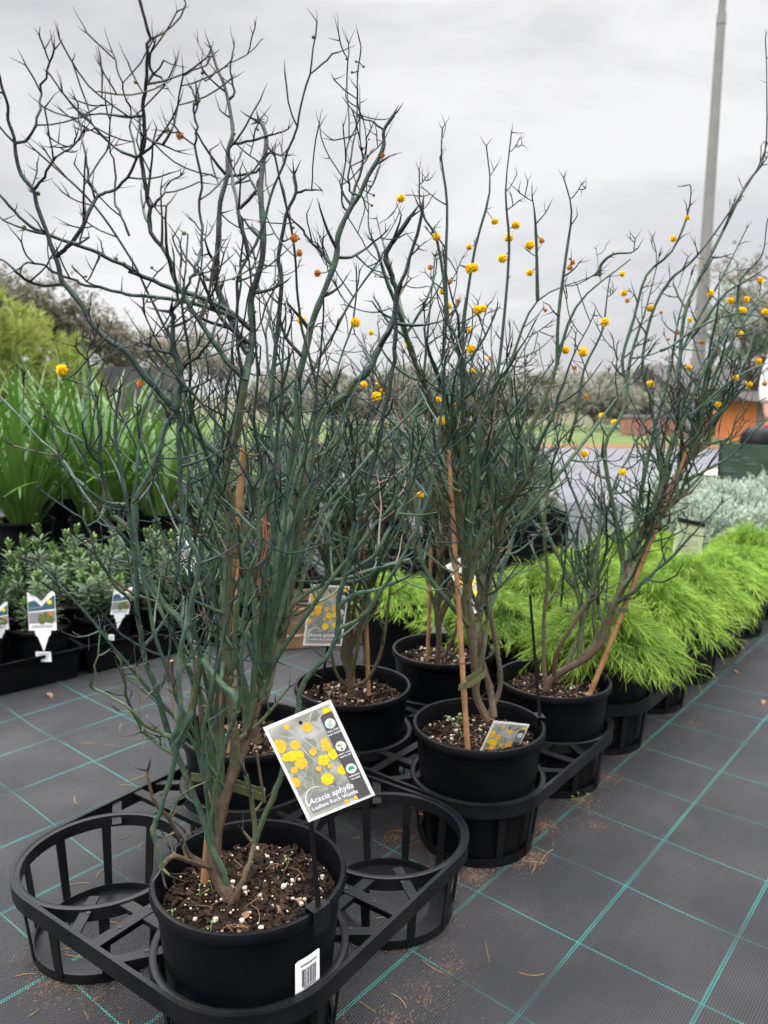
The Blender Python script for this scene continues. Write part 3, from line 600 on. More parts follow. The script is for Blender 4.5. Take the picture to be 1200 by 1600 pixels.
 ('stem', 2.4, 1.5, -.01, [(2, 930, 815), (2, 975, 740), (2, 1005, 600), (2, 1040, 430)]),
 ('stem', 2.6, 1.3, -.01, [(2, 870, 1165), (2, 920, 1120), (2, 950, 1050), (2, 1025, 1000)]),
 ('stem', 3.4, 1.6, -.01, [(2, 830, 480), (2, 865, 420), (2, 850, 330), (2, 878, 250)]),
 ('stem', 2.2, 1.2, -.01, [(2, 865, 420), (2, 920, 450), (2, 955, 505)]),
]
allpts = []          # world positions of built stems, with their pictures, for joints
rng = random.Random(11); nodes1 = []
y0 = (T1['front']).y
for ti, (nme, ra, rb, drift, pts) in enumerate(TRC):
    px = [(CR[c][0]+x/CR[c][2], CR[c][1]+y/CR[c][2]) for c, x, y in pts]
    ys = y0-.015 if ti == 0 else None
    if ti:
        u0, v0 = px[0]; bd = 1e9
        for (q, uq, vq) in allpts:
            d = (uq-u0)**2+(vq-v0)**2
            if d < bd: bd = d; bq = q
        ys = bq.y
    if ti and bd > 900: ys = y0 if ti not in (13,) else y0
    L_ = [0]
    for i in range(1, len(px)): L_.append(L_[-1]+math.dist(px[i], px[i-1]))
    W = []
    wb = rng.uniform(0, 6)
    for i, (u, v) in enumerate(px):
        t = L_[i]/L_[-1]; W.append(aty(u, v, ys+drift*t+.015*math.sin(wb+6*t)*min(1, t*4)*(1 if drift else 0)))
    if ti and bd < 900: W[0] = bq.copy()
    P = smooth_curve(W, 3)
    if ra < 6.5:
        for i_ in range(2, len(P)-1): P[i_] = P[i_]+Vector((rng.gauss(0, 1), rng.gauss(0, 1), rng.gauss(0, .5)))*.0010
    for q in P[::1]: uu, vv = proj(q); allpts.append((q, uu, vv))
    s = W[0].y/FPX*(.92 if ti < 4 else .84)
    woody = ra >= 8
    low = px[0][1] > 1200
    backlit_tint = lambda v: .55+.36*min(1, max(0, (1000-v)/650))  # higher stems get a darker colour, imitating backlight from the sky
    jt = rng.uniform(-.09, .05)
    a0 = .05 if nme == 'trunk' else (.33 if woody else (.12 if (low and ti in (12, 29, 31)) else backlit_tint(px[0][1])+jt)); a1 = .42 if nme == 'trunk' else (.5 if ra >= 8 else (.2 if ti in (12, 29) else backlit_tint(px[-1][1])+jt*.5))
    long_ = L_[-1] > 300
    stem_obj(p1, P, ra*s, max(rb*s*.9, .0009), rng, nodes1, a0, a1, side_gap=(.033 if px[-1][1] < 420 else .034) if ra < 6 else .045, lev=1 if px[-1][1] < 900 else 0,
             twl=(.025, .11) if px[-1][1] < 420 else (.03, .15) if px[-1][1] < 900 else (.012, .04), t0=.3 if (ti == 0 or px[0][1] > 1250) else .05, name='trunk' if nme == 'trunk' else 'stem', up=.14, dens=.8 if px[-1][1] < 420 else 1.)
# fill: upright stems behind the traced leaders
for k in range(36):
    a = rng.uniform(.1, PI-.7) if k < 24 else rng.uniform(0, 6.28)
    st = rng.choice(allpts[7:36])[0].copy()
    ln = rng.uniform(.02, .50)
    d = Vector((math.cos(a)*ln, math.sin(a)*ln, 1))
    P = wander(st, d, rng.uniform(.40, .85), rng, up=.02, wob=.07)
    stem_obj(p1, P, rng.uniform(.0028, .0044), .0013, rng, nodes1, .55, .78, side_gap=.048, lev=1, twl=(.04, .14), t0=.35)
for pts, ra, rb, ag_ in (([(7, 300, 560), (7, 345, 430), (7, 375, 260), (7, 398, 95)], 6, 7.5, .40), ([(7, 330, 540), (7, 285, 360), (7, 245, 205), (7, 205, 135)], 3.6, 3.4, .02), ([(7, 245, 205), (7, 240, 160), (7, 243, 118)], 3, 3.6, .02),
                         ([(7, 440, 620), (7, 405, 480), (7, 400, 370), (7, 375, 335)], 3, 2.4, .02), ([(7, 400, 370), (7, 450, 360), (7, 475, 290), (7, 480, 200)], 3, 2.2, .05), ([(7, 760, 900), (7, 735, 760), (7, 715, 620)], 2.6, 2.2, .03), ([(7, 690, 900), (7, 655, 780), (7, 640, 690)], 2.6, 2, .1), ([(1, 960, 1000), (1, 962, 950), (1, 970, 905)], 3.5, 2, .02)):
    W = [aty(CR[c][0]+x/CR[c][2], CR[c][1]+y/CR[c][2], y0+.015) for c, x, y in pts]; P = smooth_curve(W, 4); s = y0/FPX
    b = MB(); b.tube([p-p1.location for p in P], [(ra+(rb-ra)*i/(len(P)-1))*s for i in range(len(P))], 8, 0, [ag_]*len(P)); st_ = b.obj('pruned_stub', M_stem, p1)
    b = MB(); d_ = (P[-1]-P[-2]).normalized(); b.tube([P[-1]-p1.location, P[-1]-p1.location+d_*.0012], [rb*s*.92]*2, 8); b.obj('cut_face', M_cut, st_)
b = MB()
for k in range(9):
    p = aty(414+rng.uniform(-6, 6), 790+rng.uniform(-15, 40), y0-.02)-p1.location; q = aty(404+rng.uniform(-8, 8), 900+rng.uniform(-40, 40), y0-.02)-p1.location; b.tube([p, p.lerp(q, .5)+Vector((.004, 0, 0)), q], [.0005]*3, 4)
b.obj('dry_orange_needles', nm('dry_needles_orange', (.35, .11, .04), .8), p1)
F1 = [((97, 578), 'y'), ((219, 599), 'o'), ((281, 212), 'o'), ((597, 243), 'o'), ((496, 427), 'o'), ((555, 504), 'y'), ((460, 372), 'o'), ((468, 395), 'o'), ((305, 162), 'b'), ((212, 128), 'b'), ((366, 209), 'b'), ((138, 707), 'b'), ((134, 432), 'b'),
      ((194, 412), 'b'), ((237, 418), 'b'), ((323, 437), 'b'), ((556, 96), 'b'), ((568, 104), 'b'), ((542, 92), 'b'), ((550, 113), 'b'), ((578, 291), 'b'), ((584, 305), 'b'), ((581, 321), 'b'), ((575, 243), 'b'), ((566, 232), 'b'), ((490, 58), 'b'), ((467, 373), 'b'), ((366, 436), 'b')]
for uv, kd in F1: place_flower(p1, nodes1, uv, kd, rng)
scatter_buds(p1, nodes1, 45, rng, .55)
# barcode sticker on the front pot
def sticker(root, R, z0, az, wd, ht):
    def pt(s, t, off): a = az+(s*wd)/R; rr = R+off; return (rr*math.cos(a), rr*math.sin(a), z0+t*ht)
    b = MB(); n = 10; vs = []
    for i in range(n+1):
        s = -.5+i/n; ed = .04 if i in (0, n) else 0
        vs += [pt(s, -.5+ed, .0006), pt(s, .5-ed, .0006+.0)]
    b.add(vs, [(2*i, 2*i+2, 2*i+3, 2*i+1) for i in range(n)])
    st = b.obj('barcode_sticker', M_white, root)
    b = MB(); rg = random.Random(5); s = -.26
    while s < .34:
        ww = rg.choice((.008, .014, .022)); b.add([pt(s, -.22, .0011), pt(s+ww, -.22, .0011), pt(s+ww, .22, .0011), pt(s, .22, .0011)], [(0, 1, 2, 3)]); s += ww+rg.choice((.008, .012, .02))
    for row, (t, x0, x1) in enumerate(((.30, -.3, .34), (-.28, -.2, .3), (-.35, -.08, .12))):
        s = x0
        while s < x1: b.add([pt(s, t, .0011), pt(s+.016, t, .0011), pt(s+.016, t+.045, .0011), pt(s, t+.045, .0011)], [(0, 1, 2, 3)]); s += .026
    b.obj('barcode', M_black, st, smooth=False)
sp_ = atz(484, 1515, .10); dv = sp_-T1['front']
sticker(p1, .1385, .170, math.radians(-44), .046, .062)
# stakes and ties
def loc(root, p): return p-root.location
b1a = aty(318, 1392, 1.13); b1b = aty(381, 700, 1.18)
bamboo(p1, loc(p1, b1a), loc(p1, b1b), .0058)
cA = aty(365, 824, 1.165); cB = aty(381, 826, 1.17); band(p1, loc(p1, cA), loc(p1, cB), .009, .013)
cA = aty(332, 1215, 1.13); cB = aty(405, 1240, 1.15); band(p1, loc(p1, cA), loc(p1, cB), .010, .013, tilt=.004)
# ------------------------------------------------------------------ generic wattle
def wattle(root, base, lean, H, rng, nst, spread, nodes, guides=(), r0=.0085, lev=1, gap=.04, twl=(.04, .18), dens=1., fork_z=.06):
    """several leaders from a short trunk; lean = xy direction of the whole plant"""
    for gi, (P, ra, rb, a0, a1, t0) in enumerate(guides):
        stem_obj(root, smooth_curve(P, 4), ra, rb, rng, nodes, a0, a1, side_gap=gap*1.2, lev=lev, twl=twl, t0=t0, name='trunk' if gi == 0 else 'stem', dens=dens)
    tr = smooth_curve(guides[0][0], 4) if guides else None
    for k in range(nst):
        a = 2*PI*k/nst+rng.uniform(-.4, .4); ln = spread*rng.uniform(.15, 1.0)
        if tr: i = int(len(tr)*rng.uniform(.10, .75)); st = tr[i].copy()
        else: st = base+Vector((0, 0, rng.uniform(0, fork_z)))
        d = Vector((math.cos(a)*ln+lean[0], math.sin(a)*ln+lean[1], 1)); L_ = H*rng.uniform(.62, 1.0)-(st.z-base.z)*.7
        P = wander(st, d, L_, rng, up=.025, wob=.075)
        ra = r0*rng.uniform(.5, .9)
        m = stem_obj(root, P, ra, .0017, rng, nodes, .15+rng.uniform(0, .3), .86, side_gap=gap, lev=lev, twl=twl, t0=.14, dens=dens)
        # secondary leaders
        for q in range(2):
            i = int(len(P)*rng.uniform(.15, .5)); d2 = ((P[min(i+2, len(P)-1)]-P[i]).normalized()+Vector((rng.gauss(0, .45), rng.gauss(0, .45), .1)))
            P2 = wander(P[i], d2, L_*rng.uniform(.35, .65), rng, up=.05, wob=.08)
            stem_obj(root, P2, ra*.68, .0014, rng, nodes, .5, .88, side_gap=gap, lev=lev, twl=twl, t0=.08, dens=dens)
RS = 1.201
# plant 2: behind the front pot in the first tray
rng = random.Random(21)
p2 = potted('potted_wattle', T1['back']+Vector((0, 0, ZB)), 'leafless wattle in the pot directly behind the tallest front plant', 'potted shrub', GW, 1)
B2 = T1['back']; nodes2 = []
wattle(p2, Vector((B2.x, B2.y, ZS)), (.05, .0), .92, rng, 10, .36, nodes2, guides=[
    ([aty(402, 1160, 1.60), aty(395, 1110, 1.60), aty(410, 1060, 1.6), aty(440, 1000, 1.62), aty(455, 920, 1.63), aty(480, 820, 1.65), aty(500, 700, 1.66)], .0105, .004, .02, .45, .4),
    ([aty(402, 1160, 1.60), aty(385, 1110, 1.58), aty(350, 1060, 1.57), aty(345, 980, 1.57), aty(300, 880, 1.56)], .006, .003, .1, .6, .3)], gap=.045)
bamboo(p2, loc(p2, aty(358, 1175, 1.58)), loc(p2, aty(376, 800, 1.62)), .0055)
for uv, kd in [((592, 605), 'y'), ((625, 514), 'y'), ((555, 500), 'y')]: place_flower(p2, nodes2, uv, kd, rng)
scatter_buds(p2, nodes2, 20, rng, .6)
# plant 3: middle pot
rng = random.Random(31)
p3 = potted('potted_wattle', T2['front']+Vector((0, 0, ZB)), 'leafless wattle with yellow pompoms, bamboo stake and loose card in its pot', 'potted shrub', GW, 2)
B3 = T2['front']; nodes3 = []; yb = B3.y
g3 = [([aty(762, 1125, yb+.03), aty(745, 1090, yb+.03), aty(742, 1050, yb+.02), aty(735, 980, yb), aty(728, 900, yb-.01), aty(715, 800, yb-.02), aty(700, 690, yb-.03), aty(695, 600, yb-.03)], .0095, .004, .02, .55, .3),
      ([aty(772, 1120, yb+.03), aty(765, 1075, yb+.05), aty(748, 1010, yb+.04), aty(752, 950, yb+.03), aty(780, 850, yb+.02), aty(800, 740, yb), aty(860, 600, yb-.02), aty(900, 480, yb-.04), aty(985, 405, yb-.05)], .0085, .0035, .02, .7, .3),
      ([aty(765, 1115, yb+.05), aty(782, 1070, yb+.06), aty(775, 1010, yb+.05), aty(760, 930, yb+.05), aty(730, 860, yb+.06), aty(735, 780, yb+.05), aty(765, 650, yb+.02), aty(800, 560, yb), aty(840, 470, yb-.02), aty(930, 430, yb-.02)], .006, .0028, .1, .7, .3),
      ([aty(735, 980, yb), aty(700, 940, yb-.04), aty(660, 880, yb-.06), aty(650, 790, yb-.07), aty(640, 700, yb-.08), aty(660, 600, yb-.08), aty(672, 480, yb-.07), aty(680, 400, yb-.06)], .005, .002, .5, .75, .1),
      ([aty(745, 900, yb), aty(790, 840, yb-.03), aty(850, 770, yb-.05), aty(905, 700, yb-.05), aty(965, 620, yb-.03), aty(1020, 540, yb)], .0045, .002, .5, .75, .1)]
wattle(p3, Vector((B3.x+.02, B3.y+.03, ZS)), (.04, -.02), 1.08, rng, 13, .36, nodes3, guides=g3, gap=.040)
for px_ in ([(770, 640), (795, 430), (790, 300), (803, 175)], [(720, 560), (735, 420), (765, 300), (757, 205)], [(690, 500), (700, 350), (690, 250), (692, 185)], [(865, 560), (880, 430), (893, 330), (876, 262)], [(700, 560), (690, 400), (658, 330), (655, 245)],
            [(930, 430), (950, 400), (985, 395), (1000, 385)], [(840, 470), (838, 380), (835, 330), (830, 300)]):
    P = smooth_curve([aty(u, v, yb-.03-.02*i) for i, (u, v) in enumerate(px_)], 4); q_ = min(nodes3, key=lambda t: (t+p3.location-P[0]).length)+p3.location; P = smooth_curve([q_]+P[2::3], 3); stem_obj(p3, P, .0032, .0011, rng, nodes3, .6, .85, side_gap=.05, lev=1, twl=(.02, .07))
bamboo(p3, loc(p3, aty(731, 1176, yb-.06)), loc(p3, aty(701, 703, yb-.04)), .0056)
band(p3, loc(p3, aty(729, 1068, yb-.055)), loc(p3, aty(752, 1052, yb+.01)), .010, .013)
Y3 = [(627, 310), (682, 370), (733, 386), (773, 346), (806, 352), (828, 383), (740, 418), (748, 425), (768, 424), (820, 433), (693, 455), (701, 478), (746, 485), (755, 482), (638, 538), (737, 580), (730, 731), (684, 625), (688, 658), (657, 773), (865, 646), (913, 709), (884, 547), (911, 550), (945, 503), (736, 545), (795, 372)]
O3 = [(672, 418), (852, 485), (895, 410), (890, 418), (846, 376), (709, 632), (898, 575), (926, 626), (862, 640), (703, 440), (716, 470)]
for uv in Y3: place_flower(p3, nodes3, uv, 'y', rng)
for uv in O3: place_flower(p3, nodes3, uv, 'o', rng)
scatter_buds(p3, nodes3, 48, rng, .6)
# plant 4: left pot of second tray
rng = random.Random(41)
p4 = potted('potted_wattle', T2['left']+Vector((0, 0, ZB)), 'leafless wattle left of the middle pot, picture card on a black stake beside it', 'potted shrub', GW, 1)
B4 = T2['left']; nodes4 = []; yb = B4.y
wattle(p4, Vector((B4.x, B4.y, ZS)), (.05, 0), 1.02, rng, 13, .38, nodes4, guides=[
    ([aty(548, 1090, yb), aty(546, 1052, yb), aty(536, 1020, yb), aty(538, 960, yb), aty(548, 900, yb), aty(560, 800, yb), aty(575, 650, yb)], .010, .004, .02, .5, .35),
    ([aty(552, 1070, yb), aty(548, 1010, yb+.02), aty(555, 940, yb+.02), aty(580, 850, yb+.02), aty(600, 700, yb+.02)], .007, .003, .1, .6, .3),
    ([aty(548, 1075, yb), aty(575, 1060, yb-.03), aty(595, 1020, yb-.05), aty(605, 960, yb-.05), aty(612, 900, yb-.05), aty(625, 840, yb-.05)], .0042, .0022, .15, .6, .3),
    ([aty(545, 1075, yb), aty(527, 1055, yb-.02), aty(517, 1015, yb-.03), aty(512, 940, yb-.03)], .004, .002, .2, .6, .3)], gap=.042, dens=1.1)
bamboo(p4, loc(p4, aty(576, 1086, yb)), loc(p4, aty(566, 800, yb+.03)), .0052)
for uv, kd in [((592, 600), 'y'), ((555, 508), 'y'), ((597, 612), 'y')]: place_flower(p4, nodes4, uv, kd, rng)
scatter_buds(p4, nodes4, 30, rng, .6)
# plant 5: back pot of second tray
rng = random.Random(51)
p5 = potted('potted_wattle', T2['back']+Vector((.02, .0, ZB)), 'leafless wattle in the rearmost pot of the second tray, two thin bamboo canes', 'potted shrub', GW, 2)
B5 = T2['back']; nodes5 = []; yb = B5.y
wattle(p5, Vector((B5.x, B5.y, ZS)), (.03, 0), 1.08, rng, 12, .40, nodes5, guides=[
    ([aty(683, 1035, yb), aty(686, 1000, yb), aty(682, 940, yb), aty(690, 860, yb), aty(700, 740, yb), aty(720, 600, yb)], .009, .0035, .05, .55, .35),
    ([aty(686, 1030, yb), aty(700, 1015, yb), aty(712, 985, yb-.02), aty(725, 920, yb-.02), aty(750, 800, yb-.02)], .0055, .0025, .1, .6, .3)], gap=.045, dens=1.)
bamboo(p5, loc(p5, aty(668, 1032, yb-.01)), loc(p5, aty(674, 850, yb)), .0052)
scatter_buds(p5, nodes5, 25, rng, .6)
for uv in [(701, 395), (735, 500), (765, 560)]: place_flower(p5, nodes5, uv, 'y', rng)
# plant 6: right pot of second tray, leaning right
rng = random.Random(61)
p6 = potted('potted_wattle', T2['right']+Vector((0, 0, ZB)), 'leafless wattle leaning hard right along a slanted bamboo stake, many yellow pompoms', 'potted shrub', GW, 0)
B6 = T2['right']; nodes6 = []; yb = B6.y
g6 = [([aty(853, 1080, yb), aty(860, 1062, yb), aty(885, 1045, yb-.01), aty(912, 1030, yb-.02), aty(940, 1003, yb-.03), aty(957, 955, yb-.03), aty(978, 895, yb-.03), aty(995, 850, yb-.02), aty(1015, 810, yb-.02), aty(1048, 760, yb-.01), aty(1075, 720, yb), aty(1107, 695, yb), aty(1140, 682, yb), aty(1150, 655, yb), aty(1175, 600, yb), aty(1210, 540, yb)], .0115, .0016, .0, .5, .45),
      ([aty(1107, 695, yb), aty(1111, 660, yb), aty(1113, 600, yb), aty(1140, 540, yb), aty(1180, 480, yb), aty(1230, 420, yb)], .0048, .0018, .4, .75, .05),
      ([aty(1015, 810, yb-.02), aty(1040, 730, yb-.04), aty(1070, 650, yb-.05), aty(1110, 560, yb-.05), aty(1150, 500, yb-.05), aty(1200, 455, yb-.04)], .005, .002, .5, .75, .05),
      ([aty(1065, 760, yb-.02), aty(1090, 742, yb-.04), aty(1145, 710, yb-.06), aty(1185, 668, yb-.08), aty(1230, 630, yb-.1)], .0032, .0016, .55, .75, .1),
      ([aty(1060, 610, yb), aty(1068, 500, yb), aty(1090, 440, yb), aty(1130, 360, yb), aty(1165, 290, yb), aty(1195, 240, yb), aty(1198, 130, yb), aty(1196, 60, yb)], .0042, .0012, .6, .8, .15),
      ([aty(865, 1065, yb), aty(870, 1020, yb-.03), aty(905, 960, yb-.05), aty(925, 920, yb-.05), aty(935, 850, yb-.06), aty(940, 760, yb-.06), aty(925, 680, yb-.05)], .006, .0025, .1, .65, .25),
      ([aty(853, 1080, yb), aty(850, 1030, yb+.02), aty(850, 960, yb+.03), aty(856, 900, yb+.03), aty(850, 820, yb+.03), aty(865, 720, yb+.03), aty(880, 640, yb+.03)], .0055, .0025, .1, .65, .25),
      ([aty(975, 890, yb-.02), aty(960, 800, yb-.04), aty(945, 700, yb-.05), aty(975, 640, yb-.05), aty(985, 560, yb-.05), aty(1010, 480, yb-.05), aty(1030, 400, yb-.05)], .0065, .002, .45, .75, .08),
      ([aty(985, 870, yb), aty(1000, 780, yb+.03), aty(1020, 680, yb+.04), aty(1045, 590, yb+.05), aty(1060, 500, yb+.05), aty(1080, 430, yb+.05)], .006, .002, .45, .75, .08),
      ([aty(1090, 640, yb-.05), aty(1150, 590, yb-.1), aty(1215, 560, yb-.12)], .003, .0015, .6, .7, .1)]
wattle(p6, Vector((B6.x, B6.y, ZS)), (.30, -.02), .92, rng, 16, .34, nodes6, guides=g6, gap=.038)
for px_ in ([(1000, 640), (1010, 520), (1045, 440), (1090, 400), (1140, 330), (1180, 270), (1205, 210)], [(1040, 600), (1090, 500), (1130, 430), (1180, 330)], [(960, 600), (985, 520), (1010, 430), (1060, 380), (1080, 300), (1070, 290)], [(1090, 530), (1120, 470), (1180, 430), (1220, 400)], [(1030, 560), (1075, 520), (1150, 490), (1210, 500)], [(900, 700), (905, 600), (940, 520), (950, 450), (955, 420)],
            [(1160, 520), (1150, 450), (1190, 400), (1200, 330)]):
    P = smooth_curve([aty(u, v, yb-.04-.01*i) for i, (u, v) in enumerate(px_)], 4); q_ = min(nodes6, key=lambda t: (t+p6.location-P[0]).length)+p6.location; P = smooth_curve([q_]+P[2::3], 3); stem_obj(p6, P, .0036, .0012, rng, nodes6, .6, .85, side_gap=.045, lev=1, twl=(.02, .08))
bamboo(p6, loc(p6, aty(921, 1087, yb-.04)), loc(p6, aty(1074, 700, yb-.02)), .0062)
band(p6, loc(p6, aty(962, 952, yb-.035)), loc(p6, aty(951, 944, yb-.03)), .009, .012)
band(p6, loc(p6, aty(1011, 826, yb-.035)), loc(p6, aty(1022, 822, yb-.02)), .009, .014)
Y6 = [(975, 458), (1016, 482), (1052, 373), (1074, 340), (1110, 458), (1160, 485), (1155, 522), (1185, 565), (1016, 600), (957, 652), (972, 428), (1078, 500), (1166, 468), (1195, 487), (1188, 438), (1076, 575), (943, 640), (973, 738), (1142, 470), (1150, 590), (1122, 632), (1170, 600)]
O6 = [(1045, 530), (1033, 488), (1143, 465), (1060, 520), (1097, 535), (1120, 547), (980, 470), (1195, 600), (1075, 478)]
for uv in Y6: place_flower(p6, nodes6, uv, 'y', rng)
for uv in O6: place_flower(p6, nodes6, uv, 'o', rng)
scatter_buds(p6, nodes6, 45, rng, .55)
#@@PART2
# ------------------------------------------------------------------ picture cards and holders
def text_mesh(txt, size, shear=0., bold=0., mat=None, parent=None, M=None, name='printed_text', align='LEFT'):
    cu = bpy.data.curves.new(name, 'FONT'); cu.body = txt; cu.size = size; cu.shear = shear; cu.offset = bold; cu.align_x = align
    cu.resolution_u = 2
    o = bpy.data.objects.new(name, cu); C.objects.link(o); me = bpy.data.meshes.new_from_object(o); bpy.data.objects.remove(o); bpy.data.curves.remove(cu)
    me.materials.clear(); me.materials.append(mat or M_white); o = bpy.data.objects.new(name, me); C.objects.link(o); o.parent = parent
    if M is not None: o.matrix_local = M
    return o
def blob(b, cx, cy, r, z, rng, m=0, n=18, j=.12, clip=None):
    vs = [(cx, cy, z)]
    for k in range(n):
        a = 2*PI*k/n; rr = r*(1+rng.uniform(-j, j)); x, y = cx+math.cos(a)*rr, cy+math.sin(a)*rr
        if clip: x = min(max(x, clip[0]), clip[1]); y = min(max(y, clip[2]), clip[3])
        vs.append((x, y, z))
    b.add(vs, [(0, 1+k, 1+(k+1) % n) for k in range(n)], m)
def stroke(b, P, w0, w1, z, m=0, clip=None):
    P = smooth_curve([Vector((x, y, 0)) for x, y in P], 4); k = len(P); vs = []
    for i in range(k):
        t = (P[min(i+1, k-1)]-P[max(i-1, 0)]).normalized(); n = Vector((-t.y, t.x, 0))*(w0+(w1-w0)*i/(k-1))
        for q in (P[i]+n, P[i]-n):
            x, y = q.x, q.y
            if clip: x = min(max(x, clip[0]), clip[1]); y = min(max(y, clip[2]), clip[3])
            vs.append((x, y, z))
    b.add(vs, [(2*i, 2*i+1, 2*i+3, 2*i+2) for i in range(k-1)], m)
CARDM = None
def build_card(parent):
    """100 x 150 mm picture card in its own xy plane, origin at the hole near the top"""
    W, H = .050, .075; oy = -.062; rng = random.Random(77)     # centre sits below the hole
    c = bpy.data.objects.new('card', None)
    b = MB(); b.box((0, oy, 0), (2*W, 2*H, .0007)); cb = b.obj('card', M_white, parent, smooth=False)
    X0, X1, Y0, Y1 = -W+.0045, W-.0045, oy-H+.0045, oy+H-.0045; z = .0006; cl = (X0, X1-.021, Y0, Y1)
    b = MB(); b.add([(X0, Y0, z), (X1, Y0, z), (X1, Y1, z), (X0, Y1, z)], [(0, 1, 2, 3)])
    z += .00012; cl0 = (X0, X1, Y0, Y1)
    for k in range(26):   # soft foliage patches of the printed picture
        blob(b, rng.uniform(X0, X1), rng.uniform(Y0, Y1), rng.uniform(.006, .014), z+k*.000004, rng, 1 if rng.random() < .5 else 0, j=.3, clip=cl0)
    b.obj('printed_picture', [M_phg, nm('printed_soft_green', (.30, .31, .25), .4, .5, var=(.16, .17, .12), vscale=40)], cb, smooth=False)
    z += .00022; b = MB()
    def S(*p): return [(X0+(X1-X0)*a, Y1-(Y1-Y0)*q) for a, q in p]
    for p, w0, w1 in ((S((.08, .08), (.25, .16), (.45, .20), (.6, .10), (.72, 0)), .0011, .0016), (S((.2, 0), (.33, .12), (.42, .2), (.52, .22)), .0008, .0012), (S((.42, .2), (.5, .32), (.62, .42), (.7, .55), (.75, .8)), .001, .0007),
                      (S((.3, .18), (.38, .36), (.48, .52), (.6, .72)), .0012, .0006), (S((.62, .42), (.68, .25), (.70, .18)), .0009, .0003), (S((.0, .62), (.15, .60), (.28, .52), (.34, .42)), .0009, .0003), (S((.2, .48), (.22, .58), (.3, .62)), .0006, .0003),
                      (S((.10, .80), (.25, .72), (.3, .60)), .0009, .0005), (S((.5, .95), (.55, .8), (.42, .75)), .001, .0006), (S((.05, .97), (.25, .93), (.55, .97), (.7, .93)), .0008, .0006), (S((.72, .2), (.6, .05)), .001, .0008)):
        stroke(b, p, w0, w1, z, 0, cl0)
    b.obj('printed_branches', M_phl, cb, smooth=False)
    z += .00018; b = MB()
    for k, (a, q, r, m) in enumerate(((.05, .20, .0085, 1), (.16, .34, .0068, 0), (.26, .36, .0062, 0), (.28, .25, .0062, 1), (.24, .44, .0075, 1), (.07, .33, .005, 0), (.56, .13, .0062, 1), (.28, .05, .0035, 1), (.93, .065, .0055, 0), (.57, .50, .0066, 0), (.48, .38, .0045, 1), (.70, .38, .0062, 1), (.74, .48, .0062, 0), (.70, .33, .0045, 1),
                       (.45, .56, .003, 1), (.62, .58, .003, 1), (.5, .69, .0072, 0), (.03, .60, .0065, 1), (.77, .66, .0062, 0), (.10, .86, .003, 0), (.80, .965, .0042, 0), (.62, .975, .003, 1), (.10, .48, .004, 1))):
        blob(b, X0+(X1-X0)*a, Y1-(Y1-Y0)*q, r*1.18, z+k*.00001, rng, m, n=22, j=.10, clip=cl0)
    b.obj('printed_flowers', [M_phy, nm('printed_orange', (.86, .55, .06), .4, .5, var=(.80, .40, .04), vscale=260)], cb, smooth=False)
    # name panel with white arc, dark side strip
    z += .0003; b = MB(); pn = []
    px0, px1, py0, py1 = X0+.006, X1, Y0+.006, Y0+.030
    for k in range(9): a = PI-PI/2*k/8; pn.append((px0+.012+.012*math.cos(a), py1-.012+.012*math.sin(a), z))
    pn += [(px1, py1, z), (px1, py0, z)]
    for k in range(5): a = -PI/2-PI/2*k/4; pn.append((px0+.004+.004*math.cos(a), py0+.004+.004*math.sin(a), z))
    b.add(pn, [tuple(range(len(pn)))[::-1]]); b.obj('name_panel', M_phd, cb, smooth=False)
    b = MB(); A = [(px0+.016+.0165*math.cos(a), py0+.018+.0165*math.sin(a)) for a in [PI*1.15-k*PI*.85/8 for k in range(9)]]; stroke(b, A, .0012, .0004, z+.00012, 0, cl0); b.obj('white_arc', M_white, cb, smooth=False)
    z2 = z+.0002; sx0 = X1-.0185; b = MB(); st = [(X1, Y0, z2), (X1, Y1-.010, z2)]
    for k in range(6): a = PI/2+PI/2*k/5; st.append((sx0+.006+.006*math.cos(a), Y1-.016+.006*math.sin(a), z2))
    st.append((sx0, Y0, z2)); b.add(st, [tuple(range(len(st)))]); b.obj('side_strip', M_ink, cb, smooth=False)
    z3 = z2+.00015; cx = (sx0+X1)/2
    for k, yy in enumerate((Y1-.0255, Y1-.0610, Y1-.0960)):
        b = MB(); blob(b, cx, yy, .0072, z3, rng, 0, 26, 0); ic = b.obj('icon', M_white, cb, smooth=False); b = MB(); zz = z3+.00015
        if k == 0:
            blob(b, cx+.0015, yy+.0025, .0026, zz, rng, 1, 12, .25); blob(b, cx-.001, yy-.0015, .0038, zz+.00005, rng, 0, 16, .12); b.obj('sun_cloud_mark', [M_blue, M_phy], ic, smooth=False)
        elif k == 1:
            stroke(b, [(cx, yy-.003), (cx+.0003, yy), (cx-.0002, yy+.003)], .0003, .0003, zz); blob(b, cx-.0022, yy+.0022, .0015, zz, rng, 1, 10, .3); blob(b, cx+.002, yy+.0015, .0015, zz, rng, 2, 10, .3); blob(b, cx, yy-.004, .0018, zz, rng, 0, 10, .2)
            b.obj('seedling_mark', [M_ink, M_wood, M_phy], ic, smooth=False)
        else:
            for q in range(5): a = PI*(.1+.2*q); blob(b, cx+math.cos(a)*.0026, yy+math.sin(a)*.0022-.0008, .0022, zz+q*.00003, rng, 0, 9, .3)
            b.obj('leaf_mark', M_green, ic, smooth=False)
    zt = z3+.0001; T = Matrix.Translation
    for t_, yy, s in (('FULL SUN/', Y1-.0370, .0036), ('PART SHADE', Y1-.0417, .0032), ('HEIGHT 1.5-2M', Y1-.0725, .0027), ('WIDTH 2M', Y1-.0770, .0032), ('EVERGREEN', Y1-.1075, .0029), ('FOLIAGE', Y1-.1120, .0032)):
        text_mesh(t_, s, 0, .0001, M_white, cb, T((cx, yy, zt)), align='CENTER')
    text_mesh('Acacia aphylla', .0118, .18, .00022, M_white, cb, T((px0+.002, py0+.0125, z+.0003)) )
